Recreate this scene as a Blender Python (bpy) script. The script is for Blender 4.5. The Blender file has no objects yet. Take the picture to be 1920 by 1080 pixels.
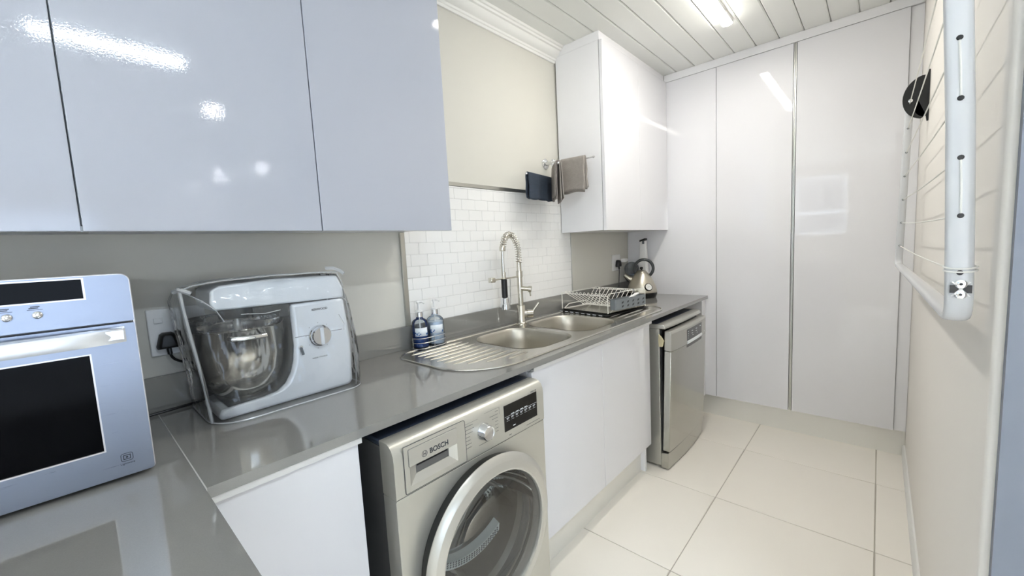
import bpy, bmesh, math, random
from mathutils import Vector, Matrix, geometry
random.seed(7)
sc = bpy.context.scene
COL = sc.collection
PI = math.pi

# ------------------------------------------------------------------ camera
F_PX = 758.3
YAW, PITCH, ROLL = 0.7394, 0.0981, -0.0512
CAM = Vector((1.5328, -0.1327, 1.3150))
fw = Vector((-math.sin(YAW)*math.cos(PITCH), math.cos(YAW)*math.cos(PITCH), -math.sin(PITCH)))
rt = Vector((math.cos(YAW), math.sin(YAW), 0)); up = rt.cross(fw)
r2 = rt*math.cos(ROLL) + up*math.sin(ROLL); u2 = up*math.cos(ROLL) - rt*math.sin(ROLL)
cd = bpy.data.cameras.new('camera'); cam = bpy.data.objects.new('camera', cd); COL.objects.link(cam)
cd.sensor_width = 36; cd.lens = F_PX*36/1920; cd.clip_start = 0.01
M4 = Matrix((r2, u2, -fw)).transposed().to_4x4(); M4.translation = CAM
cam.matrix_world = M4
sc.camera = cam
# ------------------------------------------------------------------ world, daylight and added fill, exposure
sc.view_settings.view_transform = 'Standard'; sc.view_settings.look = 'None'
sc.view_settings.gamma = 1; sc.view_settings.use_curve_mapping = False
sc.view_settings.exposure = 1.09
TUBE1, TUBE2, SPOT = 32.0, 84.0, 120.0
DAY_BACK, DAY_SIDE, FILL_BACK = 7.0, 26.0, 235.0
w = bpy.data.worlds.new('sky'); sc.world = w; w.use_nodes = True
w.node_tree.nodes['Background'].inputs[0].default_value = (0.62, 0.76, 1.0, 1)
w.node_tree.nodes['Background'].inputs[1].default_value = 0.5
def daylight(name, loc, rot, sx, sy, power, col=(0.66, 0.80, 1.0)):
    l = bpy.data.lights.new(name, 'AREA'); l.shape = 'RECTANGLE'; l.size = sx; l.size_y = sy
    l.energy = power; l.color = col
    o = bpy.data.objects.new(name, l); COL.objects.link(o); o.location = loc; o.rotation_euler = rot
daylight('daylight_back_window', (0.70, -3.385, 1.81), (PI/2, 0, PI), 0.72, 1.02, DAY_BACK)
daylight('added_fill_back', (2.85, -3.385, 1.12), (PI/2, 0, PI), 1.7, 2.0, FILL_BACK, (0.94, 0.97, 1.0))  # added fill lamp out of view, brightens floor and tall doors
daylight('daylight_glass_door', (7.56, -1.1, 1.12), (0, PI/2, 0), 2.0, 2.7, DAY_SIDE)

# ------------------------------------------------------------------ materials
def lin(c):
    return tuple(((x/255)/12.92 if x/255 <= 0.04045 else ((x/255+0.055)/1.055)**2.4) for x in c)
MAT = {}
def mat(name, rgb, rough=0.5, metal=0.0, bump=0.0, bscale=(60, 60, 60), var=0.0, vscale=(3, 3, 3), coat=0.0,
        emit=None, estr=0.0, trans=0.0, ior=1.5, alpha=1.0, rvar=0.0, detail=3, aniso=0.0):
    m = bpy.data.materials.new(name); m.use_nodes = True
    nt = m.node_tree; b = nt.nodes['Principled BSDF']; L = nt.links.new
    c = lin(rgb)
    b.inputs['Base Color'].default_value = (*c, 1); b.inputs['Roughness'].default_value = rough
    b.inputs['Metallic'].default_value = metal; b.inputs['Coat Weight'].default_value = coat
    b.inputs['Coat Roughness'].default_value = 0.04
    b.inputs['IOR'].default_value = ior; b.inputs['Transmission Weight'].default_value = trans
    b.inputs['Alpha'].default_value = alpha
    if emit:
        b.inputs['Emission Color'].default_value = (*emit, 1); b.inputs['Emission Strength'].default_value = estr
    tc = nt.nodes.new('ShaderNodeTexCoord')
    def noise(s):
        mp = nt.nodes.new('ShaderNodeMapping'); mp.inputs['Scale'].default_value = s
        n = nt.nodes.new('ShaderNodeTexNoise'); n.inputs['Scale'].default_value = 1; n.inputs['Detail'].default_value = detail
        L(tc.outputs['Object'], mp.inputs['Vector']); L(mp.outputs['Vector'], n.inputs['Vector'])
        return n
    if bump:
        n = noise(bscale); bp = nt.nodes.new('ShaderNodeBump'); bp.inputs['Strength'].default_value = bump
        bp.inputs['Distance'].default_value = 0.002
        L(n.outputs['Fac'], bp.inputs['Height']); L(bp.outputs['Normal'], b.inputs['Normal'])
    if var:
        n = noise(vscale); mx = nt.nodes.new('ShaderNodeMix'); mx.data_type = 'RGBA'
        mx.inputs[6].default_value = (*[x*(1-var) for x in c], 1); mx.inputs[7].default_value = (*[min(1, x*(1+var)) for x in c], 1)
        L(n.outputs['Fac'], mx.inputs[0]); L(mx.outputs[2], b.inputs['Base Color'])
    if rvar:
        n = noise(bscale); mr = nt.nodes.new('ShaderNodeMapRange')
        mr.inputs['To Min'].default_value = rough-rvar; mr.inputs['To Max'].default_value = rough+rvar
        L(n.outputs['Fac'], mr.inputs['Value']); L(mr.outputs['Result'], b.inputs['Roughness'])
    MAT[name] = m
    return m
mat('wall_paint', (215, 213, 204), 0.75, bump=0.05, bscale=(220, 220, 220), var=0.015)
mat('wall_white', (240, 236, 229), 0.7, bump=0.08, bscale=(160, 160, 160), var=0.01)
mat('jamb_shaded', (122, 128, 140), 0.5)  # wall end darkened and blued in its colour to stand for shade
mat('ceiling_pvc', (238, 239, 235), 0.45)
mat('cornice_white', (240, 240, 236), 0.45)
mat('gloss_white', (232, 232, 235), 0.03, ior=1.6, bump=0.005, bscale=(420, 420, 420), detail=1)
mat('gloss_white_dimmed', (174, 178, 188), 0.04, ior=1.55, bump=0.028, bscale=(300, 300, 300), detail=1)  # white doors with dimmer light and cool daylight cast put into the colour
mat('carcass_white', (226, 227, 230), 0.3)
mat('filler_white', (238, 238, 240), 0.25)
mat('grout', (186, 180, 168), 0.9)
mat('grout_white', (246, 246, 244), 0.8)
mat('floor_tile', (247, 242, 232), 0.22, var=0.03, vscale=(2.2, 2.2, 2.2), bump=0.02, bscale=(30, 30, 30))
mat('wall_tile', (244, 244, 242), 0.22, bump=0.05, bscale=(50, 50, 50))
mat('quartz', (136, 135, 131), 0.06, ior=1.9, var=0.10, vscale=(700, 700, 700), detail=2)
mat('seam', (190, 190, 186), 0.4)
mat('brushed_alu', (196, 197, 192), 0.3, 1.0, bump=0.02, bscale=(900, 6, 900), rvar=0.05)
mat('brushed_plinth', (238, 237, 231), 0.34, 0.35, bump=0.02, bscale=(900, 900, 8))
mat('white_profile', (226, 226, 224), 0.3, 0.2)
mat('steel', (205, 203, 196), 0.24, 1.0, bump=0.02, bscale=(40, 500, 40), rvar=0.06)
mat('steel_bowl', (190, 186, 176), 0.36, 1.0, bump=0.02, bscale=(300, 300, 300))
mat('nickel', (205, 201, 190), 0.26, 1.0)
mat('chrome', (225, 226, 228), 0.07, 1.0)
mat('black', (14, 15, 17), 0.4)
mat('black_gloss', (6, 6, 8), 0.08)
mat('black_rubber', (22, 23, 25), 0.6)
mat('dark_gap', (10, 10, 12), 0.9)
mat('mw_steel', (150, 157, 171), 0.3, 0.9, bump=0.03, bscale=(40, 12, 900), rvar=0.06)
mat('mw_black', (4, 4, 6), 0.12, ior=1.18)
mat('mw_edge', (226, 222, 222), 0.3, 0.6)
mat('mw_handle', (232, 234, 238), 0.25, 0.7)
mat('ink', (50, 54, 62), 0.5)
mat('ink_grey', (120, 120, 118), 0.5)
mat('ink_white', (230, 234, 236), 0.5)
mat('dryer_silver', (204, 202, 192), 0.34, 0.55, bump=0.01, bscale=(900, 900, 900))
mat('dryer_side', (120, 120, 120), 0.4, 0.6)
mat('dryer_top', (52, 60, 76), 0.35)
mat('door_ring', (208, 206, 198), 0.28, 0.6)
mat('drum', (176, 170, 158), 0.4, 0.8, var=0.1, vscale=(30, 30, 30))
mat('filter_plastic', (216, 226, 224), 0.4)
mat('dish_silver', (182, 181, 174), 0.17, 0.75, bump=0.015, bscale=(30, 30, 700), rvar=0.04)
mat('dish_panel', (188, 187, 180), 0.3, 0.7)
mat('dish_display', (84, 84, 86), 0.3)
mat('sponge', (206, 196, 160), 0.9, bump=0.4, bscale=(250, 250, 250))
mat('plastic_white', (238, 238, 236), 0.3)
mat('plastic_grey', (96, 102, 108), 0.45)
mat('tub_grey', (122, 128, 132), 0.4)
mat('plate_white', (228, 232, 234), 0.25)
mat('wire_white', (236, 234, 226), 0.35)
mat('wire_chrome', (214, 218, 224), 0.16, 1.0)
mat('mixer_silver', (236, 240, 244), 0.28, 0.08)
mat('mixer_dark', (70, 72, 72), 0.35, 0.5)
mat('beige_dough_hook', (206, 204, 196), 0.35, 0.6)
mat('kettle_steel', (200, 194, 180), 0.3, 1.0, bump=0.02, bscale=(500, 500, 20), rvar=0.05)
mat('bowl_steel', (214, 208, 196), 0.15, 1.0)
mat('dial_face', (232, 232, 228), 0.4)
mat('handle_grey', (46, 50, 52), 0.4)
mat('towel_grey', (150, 144, 138), 0.95, bump=0.9, bscale=(330, 330, 330), var=0.16, vscale=(60, 60, 60))
mat('towel_navy', (52, 62, 76), 0.95, bump=1.0, bscale=(120, 120, 520), var=0.25, vscale=(20, 20, 130))
mat('rack_white', (208, 210, 212), 0.22)
mat('cord_white', (236, 236, 230), 0.6)
mat('soap_blue', (22, 62, 132), 0.2)
mat('soap_white', (206, 218, 232), 0.15)
mat('label_paper', (232, 238, 244), 0.5)
mat('label_blue', (64, 108, 162), 0.5)
mat('window_frame', (235, 235, 235), 0.35)
mat('batten', (240, 240, 238), 0.4)
mat('tube_warm', (255, 255, 250), 0.4, emit=(1.0, 0.965, 0.90), estr=TUBE1)
mat('tube_cool', (250, 252, 255), 0.4, emit=(0.80, 0.90, 1.0), estr=TUBE2)
mat('spot_lens', (255, 255, 255), 0.4, emit=(0.92, 0.95, 1.0), estr=SPOT)
def film(name, tint, gloss_rough=0.06, ior=1.45, bump=0.0, bscale=(18, 18, 18), base=0.0, haze=0.0):
    m = bpy.data.materials.new(name); m.use_nodes = True; nt = m.node_tree; nt.nodes.clear(); L = nt.links.new
    out = nt.nodes.new('ShaderNodeOutputMaterial'); tr = nt.nodes.new('ShaderNodeBsdfTransparent'); tr.inputs[0].default_value = (*tint, 1)
    gl = nt.nodes.new('ShaderNodeBsdfGlossy'); gl.inputs['Roughness'].default_value = gloss_rough; gl.inputs[0].default_value = (1, 1, 1, 1)
    fr = nt.nodes.new('ShaderNodeFresnel'); fr.inputs[0].default_value = ior
    mx = nt.nodes.new('ShaderNodeMixShader'); L(fr.outputs[0], mx.inputs[0])
    src = tr.outputs[0]
    if haze:
        df = nt.nodes.new('ShaderNodeBsdfDiffuse'); df.inputs[0].default_value = (0.85, 0.87, 0.88, 1)
        m2 = nt.nodes.new('ShaderNodeMixShader'); m2.inputs[0].default_value = haze
        L(tr.outputs[0], m2.inputs[1]); L(df.outputs[0], m2.inputs[2]); src = m2.outputs[0]
    L(src, mx.inputs[1]); L(gl.outputs[0], mx.inputs[2]); L(mx.outputs[0], out.inputs[0])
    if bump:
        tc = nt.nodes.new('ShaderNodeTexCoord'); mp = nt.nodes.new('ShaderNodeMapping'); mp.inputs['Scale'].default_value = bscale
        n = nt.nodes.new('ShaderNodeTexNoise'); n.inputs['Scale'].default_value = 1; n.inputs['Detail'].default_value = 2
        bp = nt.nodes.new('ShaderNodeBump'); bp.inputs['Strength'].default_value = bump; bp.inputs['Distance'].default_value = 0.02
        L(tc.outputs['Object'], mp.inputs[0]); L(mp.outputs[0], n.inputs[0]); L(n.outputs['Fac'], bp.inputs['Height'])
        L(bp.outputs[0], gl.inputs['Normal']); L(bp.outputs[0], fr.inputs['Normal'])
    MAT[name] = m
film('clear_plastic', (0.985, 0.988, 0.99), 0.07, 1.42, bump=0.9, bscale=(16, 16, 10), haze=0.03)
film('plastic_hem', (0.9, 0.9, 0.9), 0.15, 1.6, haze=0.45)
film('dryer_glass', (0.84, 0.84, 0.82), 0.015, 1.75)
film('bowl_glass', (0.93, 0.93, 0.92), 0.02, 1.4)
film('window_glass', (0.97, 0.98, 0.99), 0.01, 1.45)
film('clear_bottle', (0.90, 0.93, 0.95), 0.04, 1.45)
film('smoked_cup', (0.30, 0.34, 0.37), 0.05, 1.45, haze=0.1)

# ------------------------------------------------------------------ mesh helpers
ORG = {}
class MB:
    def __init__(s): s.v = []; s.f = []
    def add(s, vs, fs):
        n = len(s.v); s.v += [Vector(p) for p in vs]; s.f += [tuple(i+n for i in f) for f in fs]; return s
    def box(s, x0, x1, y0, y1, z0, z1):
        return s.add([(x0,y0,z0),(x1,y0,z0),(x1,y1,z0),(x0,y1,z0),(x0,y0,z1),(x1,y0,z1),(x1,y1,z1),(x0,y1,z1)],
                     [(3,2,1,0),(4,5,6,7),(0,1,5,4),(1,2,6,5),(2,3,7,6),(3,0,4,7)])
    def plate(s, outer, holes, axis, a0, a1):
        """flat plate with holes: 2-d loops, extruded a0..a1 along axis"""
        loops = [outer] + list(holes)
        tri = geometry.tessellate_polygon([[Vector((p[0], p[1], 0)) for p in l] for l in loops])
        flat = [p for l in loops for p in l]; n = len(flat)
        def P(p, a): return {'x': (a, p[0], p[1]), 'y': (p[0], a, p[1]), 'z': (p[0], p[1], a)}[axis]
        vs = [P(p, a0) for p in flat] + [P(p, a1) for p in flat]; fs = []
        for t in tri: fs += [tuple(t), tuple(i+n for i in reversed(t))]
        o = 0
        for l in loops:
            k = len(l)
            for i in range(k): a, b = o+i, o+(i+1) % k; fs.append((a, b, b+n, a+n))
            o += k
        return s.add(vs, fs)
    def loft(s, rings, cap0=True, cap1=True, closed=False):
        k = len(rings[0]); vs = [p for r in rings for p in r]; fs = []
        m = len(rings)
        for j in range(m if closed else m-1):
            for i in range(k):
                a, b = j*k+i, j*k+(i+1) % k; c, d = ((j+1) % m)*k+(i+1) % k, ((j+1) % m)*k+i
                fs.append((a, b, c, d))
        if not closed:
            if cap0: fs.append(tuple(reversed(range(k))))
            if cap1: fs.append(tuple((m-1)*k+i for i in range(k)))
        return s.add(vs, fs)
    def tube(s, pts, r, n=8, closed=False, rs=None):
        pts = [Vector(p) for p in pts]; m = len(pts); rings = []
        def tan(i):
            a = pts[(i-1) % m] if (closed or i > 0) else pts[i]; b = pts[(i+1) % m] if (closed or i < m-1) else pts[i]
            return (b-a).normalized()
        t = tan(0); ref = Vector((0, 0, 1)) if abs(t.z) < 0.9 else Vector((1, 0, 0))
        u = t.cross(ref).normalized()
        for i in range(m):
            t = tan(i); u = (u - t*u.dot(t))
            u = u.normalized() if u.length > 1e-6 else t.orthogonal().normalized()
            v = t.cross(u); rr = rs[i] if rs else r
            rings.append([pts[i] + u*rr*math.cos(2*PI*k/n) + v*rr*math.sin(2*PI*k/n) for k in range(n)])
        return s.loft(rings, closed=closed)
    def lathe(s, prof, c, d=(0, 0, 1), n=32, cap0=True, cap1=True):
        """prof: (radius, distance along d) ; c base point ; d axis"""
        d = Vector(d).normalized(); u = d.orthogonal().normalized(); v = d.cross(u); c = Vector(c); rings = []
        for r, h in prof:
            r = max(r, 1e-5)
            rings.append([c + d*h + u*r*math.cos(2*PI*k/n) + v*r*math.sin(2*PI*k/n) for k in range(n)])
        return s.loft(rings, cap0, cap1)
    def build(s, name, m, parent=None, bevel=0.0, seg=2, angle=35, origin=None, subsurf=0, solid=0.0):
        me = bpy.data.meshes.new(name)
        org = ORG[parent.name] if parent else (Vector(origin) if origin is not None else None)
        if org is None:
            lo = [min(p[i] for p in s.v) for i in range(3)]; hi = [max(p[i] for p in s.v) for i in range(3)]
            org = Vector(((lo[0]+hi[0])/2, (lo[1]+hi[1])/2, lo[2]))
        me.from_pydata([p-org for p in s.v], [], s.f); me.update()
        bm = bmesh.new(); bm.from_mesh(me); bmesh.ops.recalc_face_normals(bm, faces=bm.faces); bm.to_mesh(me); bm.free()
        for p in me.polygons: p.use_smooth = True
        me.set_sharp_from_angle(angle=math.radians(angle))
        me.materials.append(MAT[m])
        o = bpy.data.objects.new(name, me); COL.objects.link(o)
        if parent: o.parent = parent
        else: o.location = org
        ORG[o.name] = org
        if solid:
            md = o.modifiers.new('thickness', 'SOLIDIFY'); md.thickness = solid; md.offset = 0
        if bevel:
            md = o.modifiers.new('edge', 'BEVEL'); md.width = bevel; md.segments = seg; md.limit_method = 'ANGLE'; md.angle_limit = math.radians(40)
        if subsurf:
            md = o.modifiers.new('smooth', 'SUBSURF'); md.levels = subsurf; md.render_levels = subsurf
        return o
def box(name, m, parent, x0, x1, y0, y1, z0, z1, bevel=0.0, **k):
    return MB().box(x0, x1, y0, y1, z0, z1).build(name, m, parent, bevel, **k)
def tag(o, label, cat, group=None):
    o['label'] = label; o['category'] = cat
    if group: o['group'] = group
    return o
def thing(name, loc, label, cat, group=None):
    o = bpy.data.objects.new(name, None); COL.objects.link(o); o.location = loc; ORG[o.name] = Vector(loc)
    o.empty_display_size = 0.05
    return tag(o, label, cat, group)
def struct(o): o['kind'] = 'structure'; return o
def rr(x0, x1, y0, y1, r, n=6):
    if not isinstance(r, (list, tuple)): r = [r]*4
    out = []
    for (cx, cy, a, q) in ((x1-r[0], y1-r[0], 0, r[0]), (x0+r[1], y1-r[1], 90, r[1]), (x0+r[2], y0+r[2], 180, r[2]), (x1-r[3], y0+r[3], 270, r[3])):
        for i in range(n+1):
            t = math.radians(a + 90*i/n); out.append((cx+q*math.cos(t), cy+q*math.sin(t)))
    return out
def circle(cy, cz, r, n=48): return [(cy+r*math.cos(2*PI*i/n), cz+r*math.sin(2*PI*i/n)) for i in range(n)]
def arc(c, u, v, r, a0, a1, n):
    c, u, v = Vector(c), Vector(u), Vector(v)
    return [c + u*r*math.cos(a0+(a1-a0)*i/n) + v*r*math.sin(a0+(a1-a0)*i/n) for i in range(n+1)]
def bez(p0, p1, p2, p3, n=14):
    p0, p1, p2, p3 = map(Vector, (p0, p1, p2, p3)); o = []
    for i in range(n+1):
        t = i/n; o.append(p0*(1-t)**3 + p1*3*t*(1-t)**2 + p2*3*t*t*(1-t) + p3*t**3)
    return o
def text(name, body, m, parent, loc, size, right, upv, depth=0.0004, bold=False, width=None):
    """flat lettering lying in the plane spanned by right/upv, centred on loc"""
    cu = bpy.data.curves.new(name, 'FONT'); cu.body = body; cu.size = size; cu.align_x = 'CENTER'; cu.align_y = 'CENTER'; cu.extrude = depth
    if bold: cu.offset = size*0.02
    t = bpy.data.objects.new(name, cu); COL.objects.link(t)
    dg = bpy.context.evaluated_depsgraph_get(); me = bpy.data.meshes.new_from_object(t.evaluated_get(dg))
    bpy.data.objects.remove(t); bpy.data.curves.remove(cu)
    r = Vector(right).normalized(); u = Vector(upv).normalized(); nrm = r.cross(u)
    org = ORG[parent.name]
    for v in me.vertices: v.co = Vector(loc) + r*v.co.x + u*v.co.y + nrm*v.co.z - org
    me.materials.clear(); me.materials.append(MAT[m]); me.name = name
    o = bpy.data.objects.new(name, me); COL.objects.link(o); o.parent = parent; ORG[o.name] = org
    return o
YR, ZU, XR = (0, 1, 0), (0, 0, 1), (1, 0, 0)

# ================================================================== SETTING
H = 2.52; W = 1.675; YT = 2.98
X_OUT, Y_BACK, Y_FAR = 7.6, -3.4, 3.6
fl = struct(box('floor', 'grout', None, -0.12, X_OUT, Y_BACK, Y_FAR, -0.08, -0.0025))
tile_me = None
GX, GY, Q = 0.9486, 1.3614, 0.6043
for i in range(-2, 12):
    for j in range(-8, 4):
        x0, x1 = GX+i*Q+0.002, GX+(i+1)*Q-0.002; y0, y1 = GY+j*Q+0.002, GY+(j+1)*Q-0.002
        x0, x1 = max(x0, 0.0), min(x1, X_OUT); y0, y1 = max(y0, Y_BACK), min(y1, Y_FAR)
        if x1-x0 < 0.03 or y1-y0 < 0.03: continue
        full = (x1-x0 > Q-0.006 and y1-y0 > Q-0.006)
        if full and tile_me:
            o = bpy.data.objects.new('floor_tile', tile_me.data); COL.objects.link(o); o.parent = fl
            o.location = Vector((x0, y0, 0)) - tile_pos
            md = o.modifiers.new('edge', 'BEVEL'); md.width = 0.0015; md.segments = 1
        else:
            o = box('floor_tile', 'floor_tile', fl, x0, x1, y0, y1, -0.01, 0.0, 0.0015, seg=1)
            if full: tile_me = o; tile_pos = Vector((x0, y0, 0))
wl = struct(box('wall_left', 'wall_paint', None, -0.12, 0.0, Y_BACK, Y_FAR, 0, H))
struct(box('wall_far', 'wall_white', None, 0.0, X_OUT, Y_FAR, Y_FAR+0.12, 0, H))
struct(box('wall_right', 'wall_white', None, W, W+0.125, 0.87, Y_FAR, 0, H, 0.012, seg=3))
struct(MB().plate([(-0.12, 0), (X_OUT, 0), (X_OUT, H), (-0.12, H)], [[(0.32, 1.28), (1.08, 1.28), (1.08, 2.34), (0.32, 2.34)], [(1.95, 0.05), (3.75, 0.05), (3.75, 2.2), (1.95, 2.2)]], 'y', Y_BACK-0.12, Y_BACK).build('wall_back', 'wall_white'))
struct(MB().plate([(Y_BACK, 0), (Y_FAR, 0), (Y_FAR, H), (Y_BACK, H)], [[(-2.5, 0.05), (0.3, 0.05), (0.3, 2.2), (-2.5, 2.2)]], 'x', X_OUT, X_OUT+0.12).build('wall_side', 'wall_white'))
ce = struct(box('ceiling', 'ceiling_pvc', None, -0.12, X_OUT, Y_BACK, Y_FAR, H+0.014, H+0.08))
PB = 0.126
bme = None
for k in range(-1, 60):
    x0 = 0.029+PB*k
    prof = [(x0+0.0015, H+0.016), (x0+0.0015, H+0.005), (x0+0.007, H), (x0+PB-0.007, H), (x0+PB-0.0015, H+0.005), (x0+PB-0.0015, H+0.016)]
    if bme is None:
        bme = MB().plate(prof, [], 'y', Y_BACK, Y_FAR).build('ceiling_board', 'ceiling_pvc', ce); bx0 = x0
    else:
        o = bpy.data.objects.new('ceiling_board', bme.data); COL.objects.link(o); o.parent = ce; o.location = (x0-bx0, 0, 0)
# windows of the adjoining space, the last one added for fill light
wn = struct(MB().plate([(0.32, 1.28), (1.08, 1.28), (1.08, 2.34), (0.32, 2.34)], [[(0.36, 1.32), (1.04, 1.32), (1.04, 1.66), (0.36, 1.66)], [(0.36, 1.70), (1.04, 1.70), (1.04, 2.30), (0.36, 2.30)]], 'y', Y_BACK-0.07, Y_BACK-0.02).build('window_1', 'window_frame'))
box('pane', 'window_glass', wn, 0.36, 1.04, Y_BACK-0.05, Y_BACK-0.046, 1.32, 1.66)
box('pane', 'window_glass', wn, 0.36, 1.04, Y_BACK-0.05, Y_BACK-0.046, 1.70, 2.30)
wd = struct(MB().plate([(-2.5, 0.05), (0.3, 0.05), (0.3, 2.2), (-2.5, 2.2)], [[(-2.45, 0.1), (-1.13, 0.1), (-1.13, 2.15), (-2.45, 2.15)], [(-1.07, 0.1), (0.25, 0.1), (0.25, 2.15), (-1.07, 2.15)]], 'x', X_OUT+0.02, X_OUT+0.07).build('window_2', 'window_frame'))
box('pane', 'window_glass', wd, X_OUT+0.04, X_OUT+0.044, -2.45, -1.13, 0.1, 2.15)
box('pane', 'window_glass', wd, X_OUT+0.04, X_OUT+0.044, -1.07, 0.25, 0.1, 2.15)
wp = struct(MB().plate([(1.95, 0.05), (3.75, 0.05), (3.75, 2.2), (1.95, 2.2)], [[(2.0, 0.1), (2.82, 0.1), (2.82, 2.15), (2.0, 2.15)], [(2.88, 0.1), (3.7, 0.1), (3.7, 2.15), (2.88, 2.15)]], 'y', Y_BACK-0.07, Y_BACK-0.02).build('added_window', 'window_frame'))  # unseen glazed opening, added to go with the fill lamp
box('pane', 'window_glass', wp, 2.0, 2.82, Y_BACK-0.05, Y_BACK-0.046, 0.1, 2.15)
box('pane', 'window_glass', wp, 2.88, 3.7, Y_BACK-0.05, Y_BACK-0.046, 0.1, 2.15)
# skirting, cornices
struct(MB().plate([(W, 0.0), (W-0.013, 0.0), (W-0.013, 0.058), (W-0.006, 0.068), (W, 0.068)], [], 'y', 0.875, 3.005).build('baseboard_right', 'cornice_white'))
corn = [(0, 2.437), (0.010, 2.437), (0.012, 2.449), (0.017, 2.452), (0.019, 2.462), (0.027, 2.466), (0.037, 2.473), (0.046, 2.484), (0.052, 2.496), (0.062, 2.498), (0.065, 2.508), (0.073, 2.510), (0.078, 2.5195), (0, 2.5195)]
struct(MB().plate(corn, [], 'y', 0.866, 2.037).build('trim_1', 'cornice_white', angle=25))
cor2 = [(W, 2.47), (W-0.006, 2.47), (W-0.01, 2.485), (W-0.02, 2.50), (W-0.035, 2.508), (W-0.04, 2.5195), (W, 2.5195)]
struct(MB().plate(cor2, [], 'y', 0.88, 2.975).build('trim_2', 'cornice_white', angle=25))
struct(box('trim_6', 'jamb_shaded', None, W+0.012, W+0.113, 0.852, 0.8695, 0, H))
# splashback: grout bed, tiles, metal edge strips
box('grout_bed', 'grout_white', wl, -0.001, 0.004, 0.864, 2.140, 1.0, 1.626)
TW, TH = 0.0895, 0.0515
row = 0; z = 1.0
while z < 1.62:
    z1 = min(z+TH-0.0007, 1.6255); y = 0.866 - (TW*0.5 if row % 2 else 0.0) - 0.02
    while y < 2.137:
        y0, y1 = max(y, 0.866), min(y+TW-0.0007, 2.136)
        if y1-y0 > 0.004:
            box('wall_tile', 'wall_tile', wl, 0.003, 0.0085 + random.uniform(-0.0002, 0.0002), y0, y1, z, z1, 0.0005, seg=1)
        y += TW
    z += TH; row += 1
struct(box('trim_3', 'brushed_alu', None, 0.0, 0.012, 0.842, 0.864, 1.0, 1.405, 0.001, seg=1))
struct(box('trim_4', 'brushed_alu', None, 0.0, 0.012, 0.864, 2.036, 1.6265, 1.645, 0.001, seg=1))
struct(box('trim_5', 'brushed_alu', None, 0.0, 0.010, 2.137, 2.146, 1.0, 1.396, 0.001, seg=1))

# ================================================================== WALL CABINETS (left run)
DU = 0.334; ZB = 1.393
def wall_cab(y0, y1, label):
    t = thing('wall_cabinet', (0.17, (y0+y1)/2, ZB), label, 'cabinet', 'wall cabinets above the microwave and mixer')
    box('carcass', 'carcass_white', t, 0.001, 0.311, y0+0.0005, y1-0.0005, 1.407, 2.505)
    box('door', 'gloss_white_dimmed', t, 0.314, DU, y0+0.0013, y1-0.0013, ZB, 2.50, 0.0012, seg=2)
    return t
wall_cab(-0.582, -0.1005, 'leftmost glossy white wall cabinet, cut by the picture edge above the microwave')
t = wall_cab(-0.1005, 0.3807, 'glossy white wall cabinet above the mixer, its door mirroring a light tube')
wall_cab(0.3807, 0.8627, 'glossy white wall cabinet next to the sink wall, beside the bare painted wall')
br = MB().box(0.20, 0.29, -0.125, -0.105, 1.399, 1.4065).box(0.24, 0.30, -0.108, -0.090, 1.394, 1.4065)
tag(br.build('cabinet_bracket', 'brushed_alu'), 'small grey metal bracket under the wall cabinets above the microwave', 'bracket')

# wall cabinet over the kettle
t = thing('wall_cabinet', (0.17, 2.5, 1.393), 'glossy white two-door wall cabinet in the corner above the kettle', 'cabinet')
YR0 = 2.0377
box('carcass', 'filler_white', t, 0.0135, 0.311, YR0, YT-0.002, 1.395, 2.470)
box('door', 'gloss_white', t, 0.3145, DU, YR0+0.001, 2.5045, 1.393, 2.468, 0.0012)
box('door', 'gloss_white', t, 0.3145, DU, 2.5065, YT-0.003, 1.393, 2.468, 0.0012)
box('filler_strip', 'filler_white', t, 0.001, 0.316, YR0, YT-0.004, 2.471, H-0.0005)

# ================================================================== TALL CUPBOARD
t = thing('tall_cupboard', (0.83, 3.28, 0), 'floor to ceiling glossy white cupboard across the end of the room', 'cupboard')
box('carcass', 'carcass_white', t, 0.002, 1.66, 3.004, 3.58, 0.152, 2.466)
box('side_panel', 'gloss_white', t, 0.002, 0.6735, YT, 3.001, 0.154, 2.467, 0.001)
box('door', 'gloss_white', t, 0.6762, 1.1125, YT, 3.001, 0.154, 2.467, 0.0012)
box('door', 'gloss_white', t, 1.1315, 1.6215, YT, 3.001, 0.154, 2.467, 0.0012)
hp = MB().box(1.1155, 1.1185, YT+0.001, 3.001, 0.154, 2.467).box(1.1255, 1.1285, YT+0.001, 3.001, 0.154, 2.467).box(1.1155, 1.1285, YT+0.012, YT+0.015, 0.154, 2.467)
hp.build('handle_profile', 'brushed_alu', t)
box('filler_strip', 'filler_white', t, 1.6235, W-0.001, YT+0.012, 3.001, 0.154, 2.467)
box('top_strip', 'filler_white', t, 0.318, W-0.001, YT-0.003, 3.001, 2.469, H-0.0005, 0.001)
box('plinth', 'brushed_plinth', t, 0.55, W-0.001, 3.012, 3.028, 0.0, 0.150)

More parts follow.
